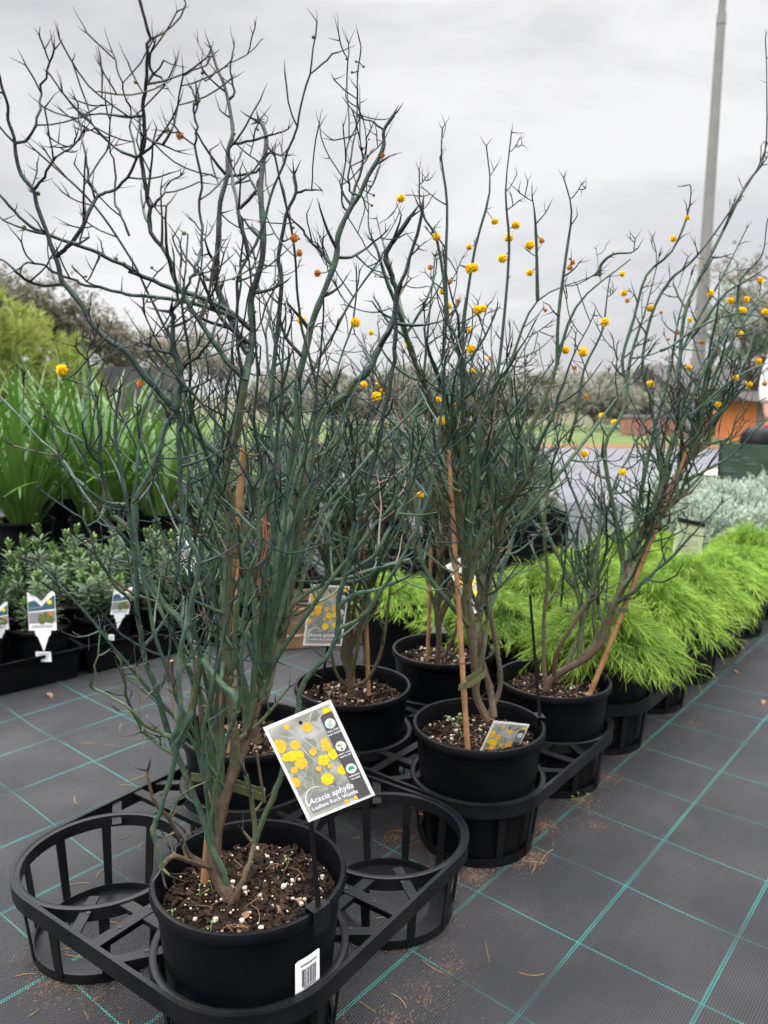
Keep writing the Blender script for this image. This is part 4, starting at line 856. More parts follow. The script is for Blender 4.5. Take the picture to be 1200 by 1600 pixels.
    text_mesh('Leafless Rock Wattle', .0080, .0, .00014, M_white, cb, T((px0+.002, py0+.0032, z+.0003)))
    b = MB(); b.lathe([(.0001, 0), (.0026, 0)], 16, (0, 0, z+.0004)); b.obj('punched_hole', M_black, cb, smooth=False)
    return cb
def holder(label, clip, tip, azr, card_M=None, src=None, group=None):
    """black clip-on label stake from the pot rim (clip) up to tip; card hangs at the tip"""
    r = empty('plant_label', clip, label, 'plant label', group)
    b = MB(); t = tip-clip; P = [Vector((0, 0, -.005)), t*.03+Vector((0, 0, .0)), t*.5, t]
    for w0, w1, p, q in ((.0075, .0062, P[0], P[2]), (.0062, .005, P[2], P[3])):
        d = (q-p).normalized(); u = Vector((math.cos(azr), math.sin(azr), 0)); v = d.cross(u).normalized(); vs = []
        for z_, ww in ((p, w0), (q, w1)): vs += [z_+u*ww/2+v*.0016, z_-u*ww/2+v*.0016, z_-u*ww/2-v*.0016, z_+u*ww/2-v*.0016]
        b.add(vs, [(0, 1, 5, 4), (1, 2, 6, 5), (2, 3, 7, 6), (3, 0, 4, 7), (4, 5, 6, 7)])
    u = Vector((math.cos(azr), math.sin(azr), 0))
    b.tube([t, t+Vector((0, 0, .006))+u*.002, t+u*.008+Vector((0, 0, .004)), t+u*.010-Vector((0, 0, .003))], [.0017]*4, 6)
    b.obj('stake', M_holder, r)
    return r
def clip_part(r, R, az, rimz, rloc):
    """saddle over the pot rim"""
    b = MB(); vs = []
    for s in (-1, 0, 1):
        a = az+s*.016/R
        for rr, z in ((R-.013, rimz-.022), (R-.013, rimz+.004), (R+.004, rimz+.004), (R+.004, rimz-.030)):
            vs.append((rloc.x+rr*math.cos(a)-r.location.x, rloc.y+rr*math.sin(a)-r.location.y, z-r.location.z))
    b.add(vs, [(4*i+j, 4*i+4+j, 4*i+5+j, 4*i+1+j) for i in range(2) for j in range(3)])
    o = b.obj('clip', M_holder, r, smooth=False); m = o.modifiers.new('t', 'SOLIDIFY'); m.thickness = .0025
def card_matrix(hole, right, upv):
    r = right.normalized(); n = r.cross(upv).normalized(); u = n.cross(r).normalized()
    return Matrix(((r.x, u.x, n.x, hole.x), (r.y, u.y, n.y, hole.y), (r.z, u.z, n.z, hole.z), (0, 0, 0, 1)))
def tri_card(r, TLp, TRp, BLp, y, dyr=0., dyb=0.):
    """place a card from picture directions of three corners at depth y"""
    A = aty(*TLp, y); Bq = aty(*TRp, y+dyr); Cq = aty(*BLp, y+dyb); rt = (Bq-A).normalized(); up = (A-Cq).normalized()
    return A+rt*.050-up*.013, rt, up
RZ = .275
# front card
fc = T1['front']; az = math.atan2(-.085, .105); clp = Vector((fc.x+.148*math.cos(az), fc.y+.148*math.sin(az), RZ))
hole, rt, up = tri_card(None, (412, 1135), (520, 1090), (487, 1295), 1.0)
L1 = holder('large picture card of yellow wattle hanging on a black stake clipped to the front pot', clp, hole+Vector((.0, .004, .01)), .3)
clip_part(L1, .150, az, RZ, fc)
card0 = build_card(L1)
card0.matrix_local = Matrix.Translation(-clp) @ card_matrix(hole-Vector((0, .004, 0)), rt, up)
def card_copy(parent, M):
    c = copy_tree(card0, parent); c.matrix_local = M; return c
# card beside plant 4
fc = T2['left']; az = math.radians(205); clp = Vector((fc.x+.148*math.cos(az), fc.y+.148*math.sin(az), RZ)); clp = Vector((aty(500, 1095, 1.86).x, 1.86, .26))
A = aty(488, 914, 1.80); B_ = aty(548, 917, 1.84); C_ = aty(455, 996, 1.78)
hole = A.lerp(B_, .5); rt = (B_-A).normalized(); up = (A-C_).normalized()
L2 = holder('picture card leaning in front of the wattle left of the middle pot, seen through branches', clp, hole+Vector((.01, .012, -.02)), .2)
card_copy(L2, Matrix.Translation(-clp) @ card_matrix(hole-up*.012, rt, up))
# card behind plant 3
clp = Vector((aty(765, 1010, 2.16).x, 2.16, .26)); A = aty(716, 872, 2.10); B_ = aty(783, 932, 2.14); C_ = aty(690, 912, 2.02)
rt = (aty(783, 932, 2.12)-aty(741, 945, 2.0)).normalized()
A = aty(697, 884, 2.05); B_ = aty(728, 868, 2.12); C_ = aty(748, 950, 2.04); rt = (B_-A).normalized(); up = (A-C_).normalized(); hole = A.lerp(B_, .5)-up*.012
L3 = holder('tilted pale picture card half hidden behind the stems of the middle wattle', clp, hole+Vector((0, .01, 0)), .2)
card_copy(L3, Matrix.Translation(-clp) @ card_matrix(hole, rt, up))
# card fallen in middle pot and its empty holder
fc = T2['front']; A = aty(759, 1125, 1.58); B_ = aty(837, 1133, 1.64); rt = (B_-A).normalized(); C_ = aty(740, 1190, 1.60); up = (A-C_).normalized()
card3 = empty('plant_card', A.lerp(B_, .5), 'picture card slipped down inside the middle pot against its rim', 'plant label')
card_copy(card3, Matrix.Translation(-card3.location) @ card_matrix(A.lerp(B_, .5)-up*.013, rt, up))
az = math.radians(12); clp = Vector((fc.x+.148*math.cos(az), fc.y+.148*math.sin(az), RZ))
L4 = holder('bare black label stake without a card, clipped to the right rim of the middle pot', clp, aty(828, 930, 1.70), .2); clip_part(L4, .150, az, RZ, fc)
clp = aty(872, 1000, 2.4); clp.z = .27
L5 = holder('thin bare black label stake standing behind the leaning wattle', clp, aty(887, 830, 2.42), .2)
# ------------------------------------------------------------------ foliage builders
def ribbon(b, P, w, n, ag0, ag1, fold=0.):
    k = len(P); vs = []; cs = []
    for i, p in enumerate(P):
        t = i/(k-1); ww = w*(min(1, 3*t+.35) if t < .5 else (1-((t-.5)*2)**2*.92))
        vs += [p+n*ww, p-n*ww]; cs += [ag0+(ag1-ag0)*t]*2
    b0 = len(b.v); b.v += [tuple(v) for v in vs]; b.c += cs
    for i in range(k-1): b.f.append((b0+2*i, b0+2*i+1, b0+2*i+3, b0+2*i+2)); b.m.append(0)
def lime_mesh(seed, R=.30, shoots=230, needles=42):
    rng = random.Random(seed); b = MB(); b.c = []
    for s in range(shoots):
        a = rng.uniform(0, 2*PI); f = math.sqrt(rng.random()); reach = R*f*rng.uniform(.75, 1.05)
        top = .235*(1-.55*f*f)*rng.uniform(.75, 1.1); d = Vector((math.cos(a), math.sin(a), 0)); P = []
        for i in range(9):
            t = i/8; P.append(d*(.02+reach*t) + Vector((0, 0, top*math.sin(PI*.5*min(1, t*1.25))-(.13*f*max(0, t-.55)**1.5*2.2))))
        b.tube(P, [.0016*(1-.7*i/8) for i in range(9)], 3, 0, [.25]*9, cap=False)
        for k in range(needles):
            t = rng.uniform(.30, 1.0); i = min(7, int(t*8)); p = P[i].lerp(P[i+1], t*8-i); tg = (P[i+1]-P[i]).normalized()
            az = Vector((rng.gauss(0, 1), rng.gauss(0, 1), rng.gauss(.1, .8))); q = (tg*rng.uniform(.7, 1.5)+az.normalized()*.75+Vector((0, 0, .1))).normalized(); l = rng.uniform(.035, .075)
            Q = [p.copy()]; dd = q.copy()
            for j in range(3): Q.append(Q[-1]+dd*l/3); dd = (dd+Vector((0, 0, -.28))).normalized()
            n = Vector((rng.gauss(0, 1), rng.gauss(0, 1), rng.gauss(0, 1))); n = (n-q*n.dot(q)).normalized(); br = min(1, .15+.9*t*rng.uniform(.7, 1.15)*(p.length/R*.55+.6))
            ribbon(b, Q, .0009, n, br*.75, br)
    return b
LM = []
for k in range(3):
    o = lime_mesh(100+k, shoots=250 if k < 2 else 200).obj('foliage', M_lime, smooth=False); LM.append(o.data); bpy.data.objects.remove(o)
GL = 'lime green feathery plants in the trays'
LS = [(T3['front'], 'lime feathery plant in the foremost pot beside the leaning wattle, foliage spilling over its rim', 1.0), (T3['right'], 'lime feathery plant drooping furthest right over the mat, second along the edge', 1.02), (T3['left'], 'lime feathery plant behind the black label stake of the middle pot', .92), (T3['back'], 'lime feathery plant in the rear of the nearest lime tray, behind the leaning wattle', 1.0),
      (T4['front'], 'lime feathery plant third along the mat edge, pot just showing', 1.0), (T4['right'], 'lime feathery plant fourth along the mat edge, dark pot side visible below', 1.05), (T4['left'], 'lime feathery plant behind the slanted bamboo stake', .95), (T4['back'], 'lime feathery plant beside the black-topped care label', .95),
      (T5['front'], 'lime feathery plant in front of the silver bushes', .95), (T5['right'], 'darker lime feathery plant at the right picture edge', 1.0), (T5['left'], 'lime feathery plant farthest left in the last lime row', .9), (T3['left']+Vector((-.30, .36, 0)), 'small lime feathery plant seen between the second tray wattles', .8)]
for k, (p, lb, s) in enumerate(LS):
    r = potted('potted_foliage_plant', p+Vector((0, 0, ZB)), lb, 'potted plant', GL, k)
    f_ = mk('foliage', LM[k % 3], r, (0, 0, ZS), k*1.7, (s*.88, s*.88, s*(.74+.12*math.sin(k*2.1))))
# care label on the lime plants
cl = aty(1080, 905, 3.3); cl.z = .20; tp = aty(1064, 797, 3.3); r = empty('care_label', cl, 'yellowish care label sheet hanging from a black bar above the lime plants', 'plant label')
b = MB(); q = aty(1075, 812, 3.3)-cl
b.tube([Vector((0, 0, 0)), q], [.004, .003], 6); b.tube([q, tp-cl], [.003, .002], 6); b.obj('stake', M_holder, r)
b = MB(); A = aty(1059, 808, 3.28)-cl; B_ = aty(1101, 817, 3.30)-cl; b.add([A, B_, B_-Vector((0, 0, .018)), A-Vector((0, 0, .018))], [(0, 1, 2, 3)]); o = b.obj('top_bar', M_holder, r, smooth=False); o.modifiers.new('t', 'SOLIDIFY').thickness = .006
b = MB(); D = aty(1092, 895, 3.30)-cl; E_ = aty(1046, 885, 3.26)-cl; b.add([A-Vector((0, 0, .018)), B_-Vector((0, 0, .018)), D, E_], [(0, 1, 2, 3)]); 
o = b.obj('sheet', nm('care_sheet', (.52, .54, .38), .5, .4, var=(.40, .44, .26), vscale=14, trans=.2), r, smooth=False); o.modifiers.new('t', 'SOLIDIFY').thickness = .001
b = MB()
for k in range(13):
    t = .1+.062*k; a_ = (A-Vector((0, 0, .018))).lerp(E_, t); c_ = (B_-Vector((0, 0, .018))).lerp(D, t); p0_ = a_.lerp(c_, .12); p1_ = a_.lerp(c_, .85 if k % 3 else .55); off = Vector((0, -.002, 0)); b.add([p0_+off, p1_+off, p1_+off-Vector((0, 0, .003)), p0_+off-Vector((0, 0, .003))], [(0, 1, 2, 3)])
b.obj('small_print', nm('care_print', (.25, .27, .18), .5), o, smooth=False)
# ------------------------------------------------------------------ silver bushes
def silver_mesh(seed, R=.30, n=900):
    rng = random.Random(seed); b = MB(); b.c = []
    for s in range(n):
        z = rng.random(); a = rng.uniform(0, 2*PI); q = math.sqrt(1-z*z); d = Vector((q*math.cos(a), q*math.sin(a), z*.95)); p = d*R*rng.uniform(.72, .92); l = rng.uniform(.05, .11)*(1.5 if rng.random() < .05 else 1)
        dd = (d+Vector((rng.gauss(0, .3), rng.gauss(0, .3), .5))).normalized(); P = [p+dd*l*i/4 for i in range(5)]
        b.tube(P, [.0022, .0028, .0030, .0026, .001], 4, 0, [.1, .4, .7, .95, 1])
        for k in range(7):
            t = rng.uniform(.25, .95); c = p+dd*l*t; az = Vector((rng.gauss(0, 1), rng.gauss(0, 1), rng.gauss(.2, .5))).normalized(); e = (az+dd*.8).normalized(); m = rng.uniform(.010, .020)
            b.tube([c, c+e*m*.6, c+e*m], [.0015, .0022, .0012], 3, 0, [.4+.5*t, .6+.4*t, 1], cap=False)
    return b
SM = []
for k in range(2):
    o = silver_mesh(200+k).obj('foliage', M_silver, smooth=False); SM.append(o.data); bpy.data.objects.remove(o)
SP = [(1.62, 4.05, 'leftmost'), (2.02, 4.45, 'second from the left'), (1.98, 3.92, 'nearest low'), (2.5, 4.9, 'rear'), (2.42, 4.3, 'right-hand'), (2.0, 5.1, 'farthest'), (2.9, 4.75, 'far right, half cut off')]
for k, (x, y, wd) in enumerate(SP):
    r = potted('potted_silver_bush', Vector((x, y, ZB)), 'silvery cushion bush, %s of the clump beyond the lime plants' % wd, 'potted plant', 'silver bushes beyond the lime plants', k, soil=False)
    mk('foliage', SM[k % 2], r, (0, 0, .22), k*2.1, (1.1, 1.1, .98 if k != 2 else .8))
# ------------------------------------------------------------------ left rows: rosette shrubs in seed trays
def rosette_mesh(seed, stems=9, Hh=.26):
    rng = random.Random(seed); b = MB(); b.c = []
    for s in range(stems):
        a = 2*PI*s/stems+rng.uniform(-.3, .3); ln = rng.uniform(.1, .8) if s else .05; L_ = Hh*rng.uniform(.45, 1.05) if s else Hh*1.1; P = wander(Vector((.015*math.cos(a), .015*math.sin(a), 0)), Vector((math.cos(a)*ln, math.sin(a)*ln, 1)), L_, rng, up=.05, wob=.05, step=.04)
        b.tube(P, [.0028*(1-.5*i/len(P)) for i in range(len(P))], 4, 0, [.2]*len(P))
        m = max(4, int(L_/.011))
        for k in range(m):
            t = .08+.92*(k/(m-1)); i = min(len(P)-2, int(t*(len(P)-1))); p = P[i].lerp(P[i+1], t*(len(P)-1)-i); tg = (P[i+1]-P[i]).normalized(); u = tg.orthogonal().normalized(); v = tg.cross(u)
            lf = 6; tip = k >= m-3
            for q in range(lf):
                az = 2*PI*q/lf+k*.5+rng.uniform(-.2, .2); o_ = u*math.cos(az)+v*math.sin(az); inc = rng.uniform(.3, .7) if not tip else rng.uniform(1.0, 2.2)
                d = (o_+tg*inc).normalized(); l = rng.uniform(.030, .046)*(.7 if tip else 1); n = d.cross(tg).normalized()
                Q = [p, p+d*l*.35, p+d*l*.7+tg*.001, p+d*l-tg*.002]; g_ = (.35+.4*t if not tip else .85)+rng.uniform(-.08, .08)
                ribbon(b, Q, .0042, n, g_*.8, min(1, g_+(.15 if tip and rng.random() < .4 else 0)))
    return b
RM = []
for k in range(3):
    o = rosette_mesh(300+k, 10+k, .24+.02*k).obj('foliage', M_rose, smooth=False); RM.append(o.data); bpy.data.objects.remove(o)
e1 = Vector((.72, .69, 0)).normalized()*.222; e2 = Vector((-.69, .72, 0)).normalized()*.228; Q0 = Vector((-1.22, 2.66, 0))
op = pot_mesh(.105, .185, .082).obj('pot', M_plastic); POTS = op.data; bpy.data.objects.remove(op)
a_, b_ = soil_mesh(.094, random.Random(77), 200, 12, .004); o1 = a_.obj('potting_mix', [M_soil, M_chip, M_chip2], smooth=False); SOS = o1.data; bpy.data.objects.remove(o1)
def seed_tray(corner, n1, lab):
    r = empty('seed_tray', corner, lab, 'plant tray', 'black rectangular trays at the left')
    a1 = e1*n1+e1.normalized()*.012; a2 = e2*2+e2.normalized()*.012; P = []
    b = MB(); Hh = .115; rr = .02
    def outline(off, z):
        u, v = a1.normalized(), a2.normalized(); L1_, L2_ = a1.length+2*off, a2.length+2*off; o_ = -u*off-v*off; res = []
        for (cx, cy, s) in ((rr, rr, PI), (L1_-rr, rr, 1.5*PI), (L1_-rr, L2_-rr, 0), (rr, L2_-rr, .5*PI)):
            for k in range(5): a = s+PI/2*k/4; q = o_+u*(cx+rr*math.cos(a))+v*(cy+rr*math.sin(a)); res.append((q.x, q.y, z))
        return res
    rings = [outline(-.022, 0), outline(-.018, .002), outline(-.004, Hh-.012), outline(.006, Hh-.010), outline(.008, Hh-.002), outline(.004, Hh), outline(-.006, Hh-.002), outline(-.022, .006)]
    base = len(b.v)
    for rg in rings: b.v += rg
    n = len(rings[0])
    for i in range(len(rings)-1):
        for j in range(n): b.f.append((base+i*n+j, base+i*n+(j+1) % n, base+(i+1)*n+(j+1) % n, base+(i+1)*n+j)); b.m.append(0)
    b.f.append(tuple(base+(len(rings)-1)*n+j for j in range(n))[::-1]); b.m.append(0)
    b.obj('tub', M_plastic, r); return r
def bf_card(parent, M, part):
    """white plant label with a butterfly-shaped top, teal wings, small garden picture, pointed foot"""
    W = .030; pr_ = [(-W, 0), (-W, .072)]
    for k in range(7): t = k/6; pr_.append((-W+W*t, .072+.016*math.sin(PI*(.5+.42*t))-.008*t))
    for k in range(1, 7): t = k/6; pr_.append((W*t, .066+.026*math.sin(PI*.5*t)))
    pr_ += [(W, 0), (.018, 0), (.016, -.012), (.012, -.014), (0, -.050), (-.012, -.014), (-.016, -.012), (-.018, 0)]
    b = MB(); k = len(pr_); b.add([(x, y, 0) for x, y in pr_]+[(x, y, -.0008) for x, y in pr_], [tuple(range(k))[::-1], tuple(range(k, 2*k))]+[(i, (i+1) % k, k+(i+1) % k, k+i) for i in range(k)])
    o = b.obj('card' if part else 'care_card', M_white, parent, smooth=False); o.matrix_local = M
    rg = random.Random(3); b = MB(); b.add([(-W+.001, .044, .0006), (W-.001, .050, .0006), (W-.001, .082, .0006), (.012, .068, .0006), (0, .056, .0006), (-.014, .070, .0006), (-W+.001, .066, .0006)], [(0, 1, 2, 3, 4, 5, 6)]); b.obj('printed_teal_wings', M_teal, o, smooth=False)
    b = MB(); 
    b.add([(-W+.001, .016, .0006), (W-.001, .020, .0006), (W-.001, .046, .0006), (-W+.001, .041, .0006)], [(0, 1, 2, 3)], 0)
    for q in range(14): blob(b, rg.uniform(-.012, .024), rg.uniform(.020, .038), .006, .0008+q*.00001, rg, 1, 10, .3, (-.029, .029, .014, .048))
    blob(b, .018, .040, .005, .0012, rg, 2, 14, .2); b.obj('printed_garden', [M_phd, nm('printed_olive', (.07, .10, .025), .5, var=(.14, .17, .05), vscale=200), M_ora], o, smooth=False)
    b = MB(); blob(b, .018, .066, .0055, .0010, rg, 0, 16, .05); b.obj('printed_badge', M_phy, o, smooth=False)
    b = MB()
    for y_ in (.010, .0065): b.add([(-.024, y_, .0007), (.022, y_+.001, .0007), (.022, y_+.0025, .0007), (-.024, y_+.0015, .0007)], [(0, 1, 2, 3)])
    b.add([(-.026, .050, .0009), (.004, .054, .0009), (.004, .0565, .0009), (-.026, .0525, .0009)], [(0, 1, 2, 3)]); b.obj('printed_lines', M_phd, o, smooth=False)
    return o
for n_, (i0, n1, lb) in enumerate(((-1.55, 2, 'black rectangular tray at the left picture edge, holding the front left shrub'), (.52, 2, 'black rectangular tray second from the left, holding two front shrubs'), (2.60, 2, 'black rectangular tray third along the row, behind the tallest wattle'))):
    seed_tray(Q0+e1*i0-e2*.5+Vector((0, 0, .001)), n1, lb)
LAB = {(0, 0): 'dark green rosette shrub with a butterfly-topped tag in the front left tray', (1, 0): 'bushy rosette shrub in the second tray, small weeds at its base', (2, 0): 'rosette shrub right of the bushy one, half behind the front wattle stems'}
k = 0
for i in range(-1, 5):
    for j in range(2):
        p = Q0+e1*(i+(.06 if i > 0 else 0)+(.05 if i > 2 else 0))+e2*j
        lb = LAB.get((i, j), 'dark green rosette shrub, number %s from the left of the %s row on the left' % (['one', 'two', 'three', 'four', 'five', 'six'][i+1], 'front' if j == 0 else 'rear'))
        r = empty('potted_shrub', p+Vector((0, 0, .008)), lb, 'potted shrub', 'rosette shrubs in the left trays', k*1.1)
        mk('pot', POTS, r); mk('potting_mix', SOS, r, (0, 0, .158)); s = 1.0+.12*math.sin(k*3.3)
        mk('foliage', RM[k % 3], r, (0, 0, .155), k*2.2, (s*1.1, s*1.1, s*1.15)); k += 1
def bf_at(u0, v0, y, wpx, label, tilt=0., roll=0.):
    p = aty(u0, v0, y); r = empty('plant_label', p, label, 'plant label', 'butterfly-topped tags on the left'); s = wpx/FPX*y/.06
    bf_card(r, Matrix.Rotation(roll, 4, 'Y') @ Matrix.Rotation(tilt, 4, 'Z') @ Matrix.Rotation(PI/2, 4, 'X') @ Matrix.Scale(s, 4), True); return r
bf_at(67, 985, 2.53, 43, 'white butterfly-topped tag with teal wings facing us in the front left shrub pot', tilt=.1)
bf_at(187, 960, 2.72, 30, 'white butterfly-topped tag leaning against the second shrub pot', tilt=.7, roll=.18)
bf_at(-2, 985, 2.5, 30, 'edge of a white tag cut off by the left picture border', tilt=.5)
bf_at(38, 925, 2.95, 26, 'small white forked tag standing behind the front left shrub', tilt=.9)
bf_at(295, 880, 3.0, 30, 'pale tag among the rosette shrubs behind the tall wattle stems', tilt=.3)
# price stickers on the pots (parts of nothing they can slide off): thin labels
def tagbox(u, v, y, wpx, hpx, label):
    p = aty(u, v, y); w_, h_ = wpx/FPX*y, hpx/FPX*y; r = empty('price_sticker', p, label, 'sticker'); b = MB(); b.box((0, 0, 0), (w_, .001, h_)); o = b.obj('sticker', M_white, r, smooth=False)
    b = MB()
    for q in range(3): b.box((0, -.0009, h_*(.25-.22*q)), (w_*(.75-.1*q), .0004, h_*.08))
    b.obj('small_print', M_phd, o, smooth=False)
tagbox(68, 1026, 2.555, 25, 17, 'small white price sticker on the front left pot under the butterfly tag')
tagbox(174, 998, 2.725, 9, 14, 'small white sticker low on the second shrub pot')
# ------------------------------------------------------------------ strap-leaved plants
def strap_mesh(seed, n=85, Ls=(.5, .95)):
    rng = random.Random(seed); b = MB(); b.c = []
    for k in range(n):
        a = rng.uniform(0, 2*PI); r0 = rng.uniform(0, .08); ln = rng.uniform(.05, .75); L_ = rng.uniform(*Ls); p = Vector((math.cos(a)*r0, math.sin(a)*r0, 0)); d = Vector((math.cos(a)*ln, math.sin(a)*ln, 1)).normalized(); Q = [p.copy()]
        dr = rng.uniform(.02, .13)*(3 if rng.random() < .18 else 1)
        for j in range(9): Q.append(Q[-1]+d*L_/9); d = (d+Vector((math.cos(a)*dr*.8, math.sin(a)*dr*.8, -dr*.5*j/4))).normalized()
        n_ = Vector((-math.sin(a+rng.uniform(-.7, .7)), math.cos(a), rng.uniform(-.2, .2))).normalized(); ribbon(b, Q, rng.uniform(.006, .0135), n_, 0.0+rng.uniform(0, .25), rng.uniform(.6, 1))
    return b
TMs = []
for k in range(3):
    o = strap_mesh(400+k).obj('foliage', M_strap, smooth=False); TMs.append(o.data); bpy.data.objects.remove(o)
op = pot_mesh(.15, .30, .12).obj('pot', M_plastic); POTL = op.data; bpy.data.objects.remove(op)
SL = ['tall strap-leaved plant at the left border, upright dark blades', 'tall strap-leaved plant in the big black pot behind the second rosette shrub', 'tall strap-leaved plant partly behind the front wattle stems', 'tall strap-leaved plant beyond the bamboo stake', 'rear strap-leaved plant between the first two strap-leaved pots', 'rear strap-leaved plant left of the pale woolly bush']
for k, (u, y, zb) in enumerate(((28, 3.85, .1), (150, 3.95, .1), (250, 4.15, .1), (-70, 4.0, .1), (90, 4.6, .12), (200, 4.8, .12))):
    x = (u-600)/FPX*y; r = empty('potted_strap_plant', Vector((x, y, zb-.02)), SL[k], 'potted plant', 'strap-leaved plants at the left', k)
    mk('pot', POTL, r); mk('potting_mix', SOILS[k % 3][0], r, (0, 0, .255)); s = 1.0 if k != 2 else .85; mk('foliage', TMs[k % 3], r, (0, 0, .25), k*1.3, (1.1, 1.1, s*1.08))
# low bench carrying them
def bench(x0, y0_, x1, y1_, z, lab, m=M_plastic):
    r = empty('plant_bench', Vector(((x0+x1)/2, (y0_+y1_)/2, 0)), lab, 'bench'); b = MB(); b.box((0, 0, z-.02), (x1-x0, y1_-y0_, .03)); b.obj('bench_top', m, r, smooth=False)
    for sx_ in (-1, 1):
        for sy_ in (-1, 1):
            b = MB(); b.box((sx_*((x1-x0)/2-.05), sy_*((y1_-y0_)/2-.05), (z-.035)/2), (.05, .05, z-.035)); b.obj('leg', m, r, smooth=False)
bench(-2.6, 3.62, -1.0, 5.05, .08, 'low black bench under the strap-leaved plants at the left')
# pale woolly bushes
def tuft_mesh(seed, R, Hh, n, l=(.03, .06), w=.0016, up=.6, clump=14):
    rng = random.Random(seed); b = MB(); b.c = []
    for s in range(n):
        z = rng.random(); a = rng.uniform(0, 2*PI); q = math.sqrt(max(0, 1-z*z))*rng.uniform(.5, 1); c = Vector((q*math.cos(a)*R, q*math.sin(a)*R, z*Hh*rng.uniform(.8, 1.05))); od = (Vector((c.x/R, c.y/R, .8*c.z/Hh))+Vector((0, 0, up))).normalized()
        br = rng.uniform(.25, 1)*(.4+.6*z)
        for k in range(clump):
            d = (od+Vector((rng.gauss(0, .5), rng.gauss(0, .5), rng.gauss(0, .5)))).normalized(); L_ = rng.uniform(*l); p = c+od*rng.uniform(-.02, .05); n_ = d.orthogonal().normalized(); ribbon(b, [p, p+d*L_*.5, p+d*L_+Vector((0, 0, -.1*L_))], w, n_, br*.7, min(1, br))
    return b
def shrub(name, loc_, label, cat, grp, mesh, mat, Hs, scale=(1, 1, 1), potr=True):
    r = empty(name, loc_, label, cat, grp)
    if potr: mk('pot', POTL, r)
    b = MB(); rg = random.Random(int(loc_[0]*100))
    for k in range(5): b.tube(wander(Vector((0, 0, .1)), Vector((rg.gauss(0, .4), rg.gauss(0, .4), 1)), Hs*.8, rg), [.006]*200, 5)
    b.obj('stem', M_twig, r); mk('foliage', mesh, r, (0, 0, .22), loc_[0]*7, scale); return r
o = tuft_mesh(500, .24, .62, 900).obj('foliage', M_pale, smooth=False); PALE = o.data; bpy.data.objects.remove(o)
for k, (u, y, s) in enumerate(((235, 4.9, .95), (300, 5.1, .9), (352, 5.3, .85), (405, 5.6, .8))):
    shrub('woolly_bush', Vector(((u-600)/FPX*y, y, 0)), 'pale green fluffy bush, %s from the left behind the wattle stems' % ['first', 'second', 'third', 'fourth'][k], 'shrub', 'pale fluffy bushes in the middle distance', PALE, M_pale, .6, (s, s, s))
o = tuft_mesh(510, .30, .62, 420, (.04, .09), .006, .2, 12).obj('foliage', M_greyl, smooth=False); GREY = o.data; bpy.data.objects.remove(o)
for k, (u, y, s) in enumerate(((742, 4.7, 1.0), (800, 5.0, .95), (690, 5.3, .95), (610, 5.5, .9), (540, 5.9, .9), (470, 5.7, .85))):
    shrub('grey_shrub', Vector(((u-600)/FPX*y, y, 0)), 'grey-green leafy shrub in a black pot, %s of those seen through the wattles' % ['second from right', 'rightmost', 'third from right', 'fourth from right', 'second from left', 'leftmost'][k], 'shrub', 'grey-green shrubs seen through the wattles', GREY, M_greyl, .6, (s, s, s*.95))
# yellow-green drooping shrubs at far left
o = tuft_mesh(520, .95, 1.5, 480, (.08, .2), .009, -.3, 13).obj('foliage', M_willow, smooth=False); WIL = o.data; bpy.data.objects.remove(o)
for k, (u, y, s) in enumerate(((10, 8.2, 1.12), (75, 8.8, 1.0), (-80, 8.5, 1.15))):
    shrub('drooping_shrub', Vector(((u-600)/FPX*y, y, 0)), 'yellow-green drooping shrub rising above the strap leaves, %s' % ['middle one', 'right-hand one', 'left-hand one'][k], 'shrub', 'yellow-green shrubs at the left', WIL, M_willow, 1.4, (s*.8, s*.8, s), potr=False)
# wooden crate and black crates in the middle distance
def crate(u, v, y, wx, wy, h, lab, m, slats=3, rz=.7, name='crate'):
    p = atz(u, v); k_ = y/p.y; p = Vector((p.x*k_, y, 0)); r = empty(name, p+Vector((0, 0, .001)), lab, 'crate', None, rz)
    b = MB()
    for sy_ in (-1, 1):
        for q in range(slats):
            hh = h/slats; b.box((0, sy_*wy/2, hh*(q+.5)), (wx, .012, hh*.82))
    for sx_ in (-1, 1):
        for q in range(slats): hh = h/slats; b.box((sx_*wx/2, 0, hh*(q+.5)), (.012, wy, hh*.82))
    b.obj('side_slats', m, r, smooth=False)
    b = MB()
    for sx_ in (-1, 1):
        for sy_ in (-1, 1): b.box((sx_*(wx/2-.014), sy_*(wy/2-.014), h/2+.004), (.02, .02, h))
    b.box((0, 0, .012), (wx-.03, wy-.03, .012)); b.obj('frame', m, r, smooth=False); return r
crate(480, 995, 3.15, .42, .30, .17, 'brown slatted timber crate behind the left wattles', M_wood, 3, .25)
crate(590, 935, 3.9, .5, .36, .20, 'black plastic crate left of the pair behind the back pots', M_plastic, 4, .2)
crate(700, 925, 4.1, .5, .36, .24, 'black plastic crate right of the pair behind the back pots', M_plastic, 4, .15)
crate(800, 880, 4.7, .55, .4, .34, 'tall black plastic crate above the lime plants, under the grey-green shrub', M_plastic, 5, .1)
crate(430, 985, 3.5, .4, .3, .2, 'black plastic crate beside the timber crate', M_plastic, 4, .3)
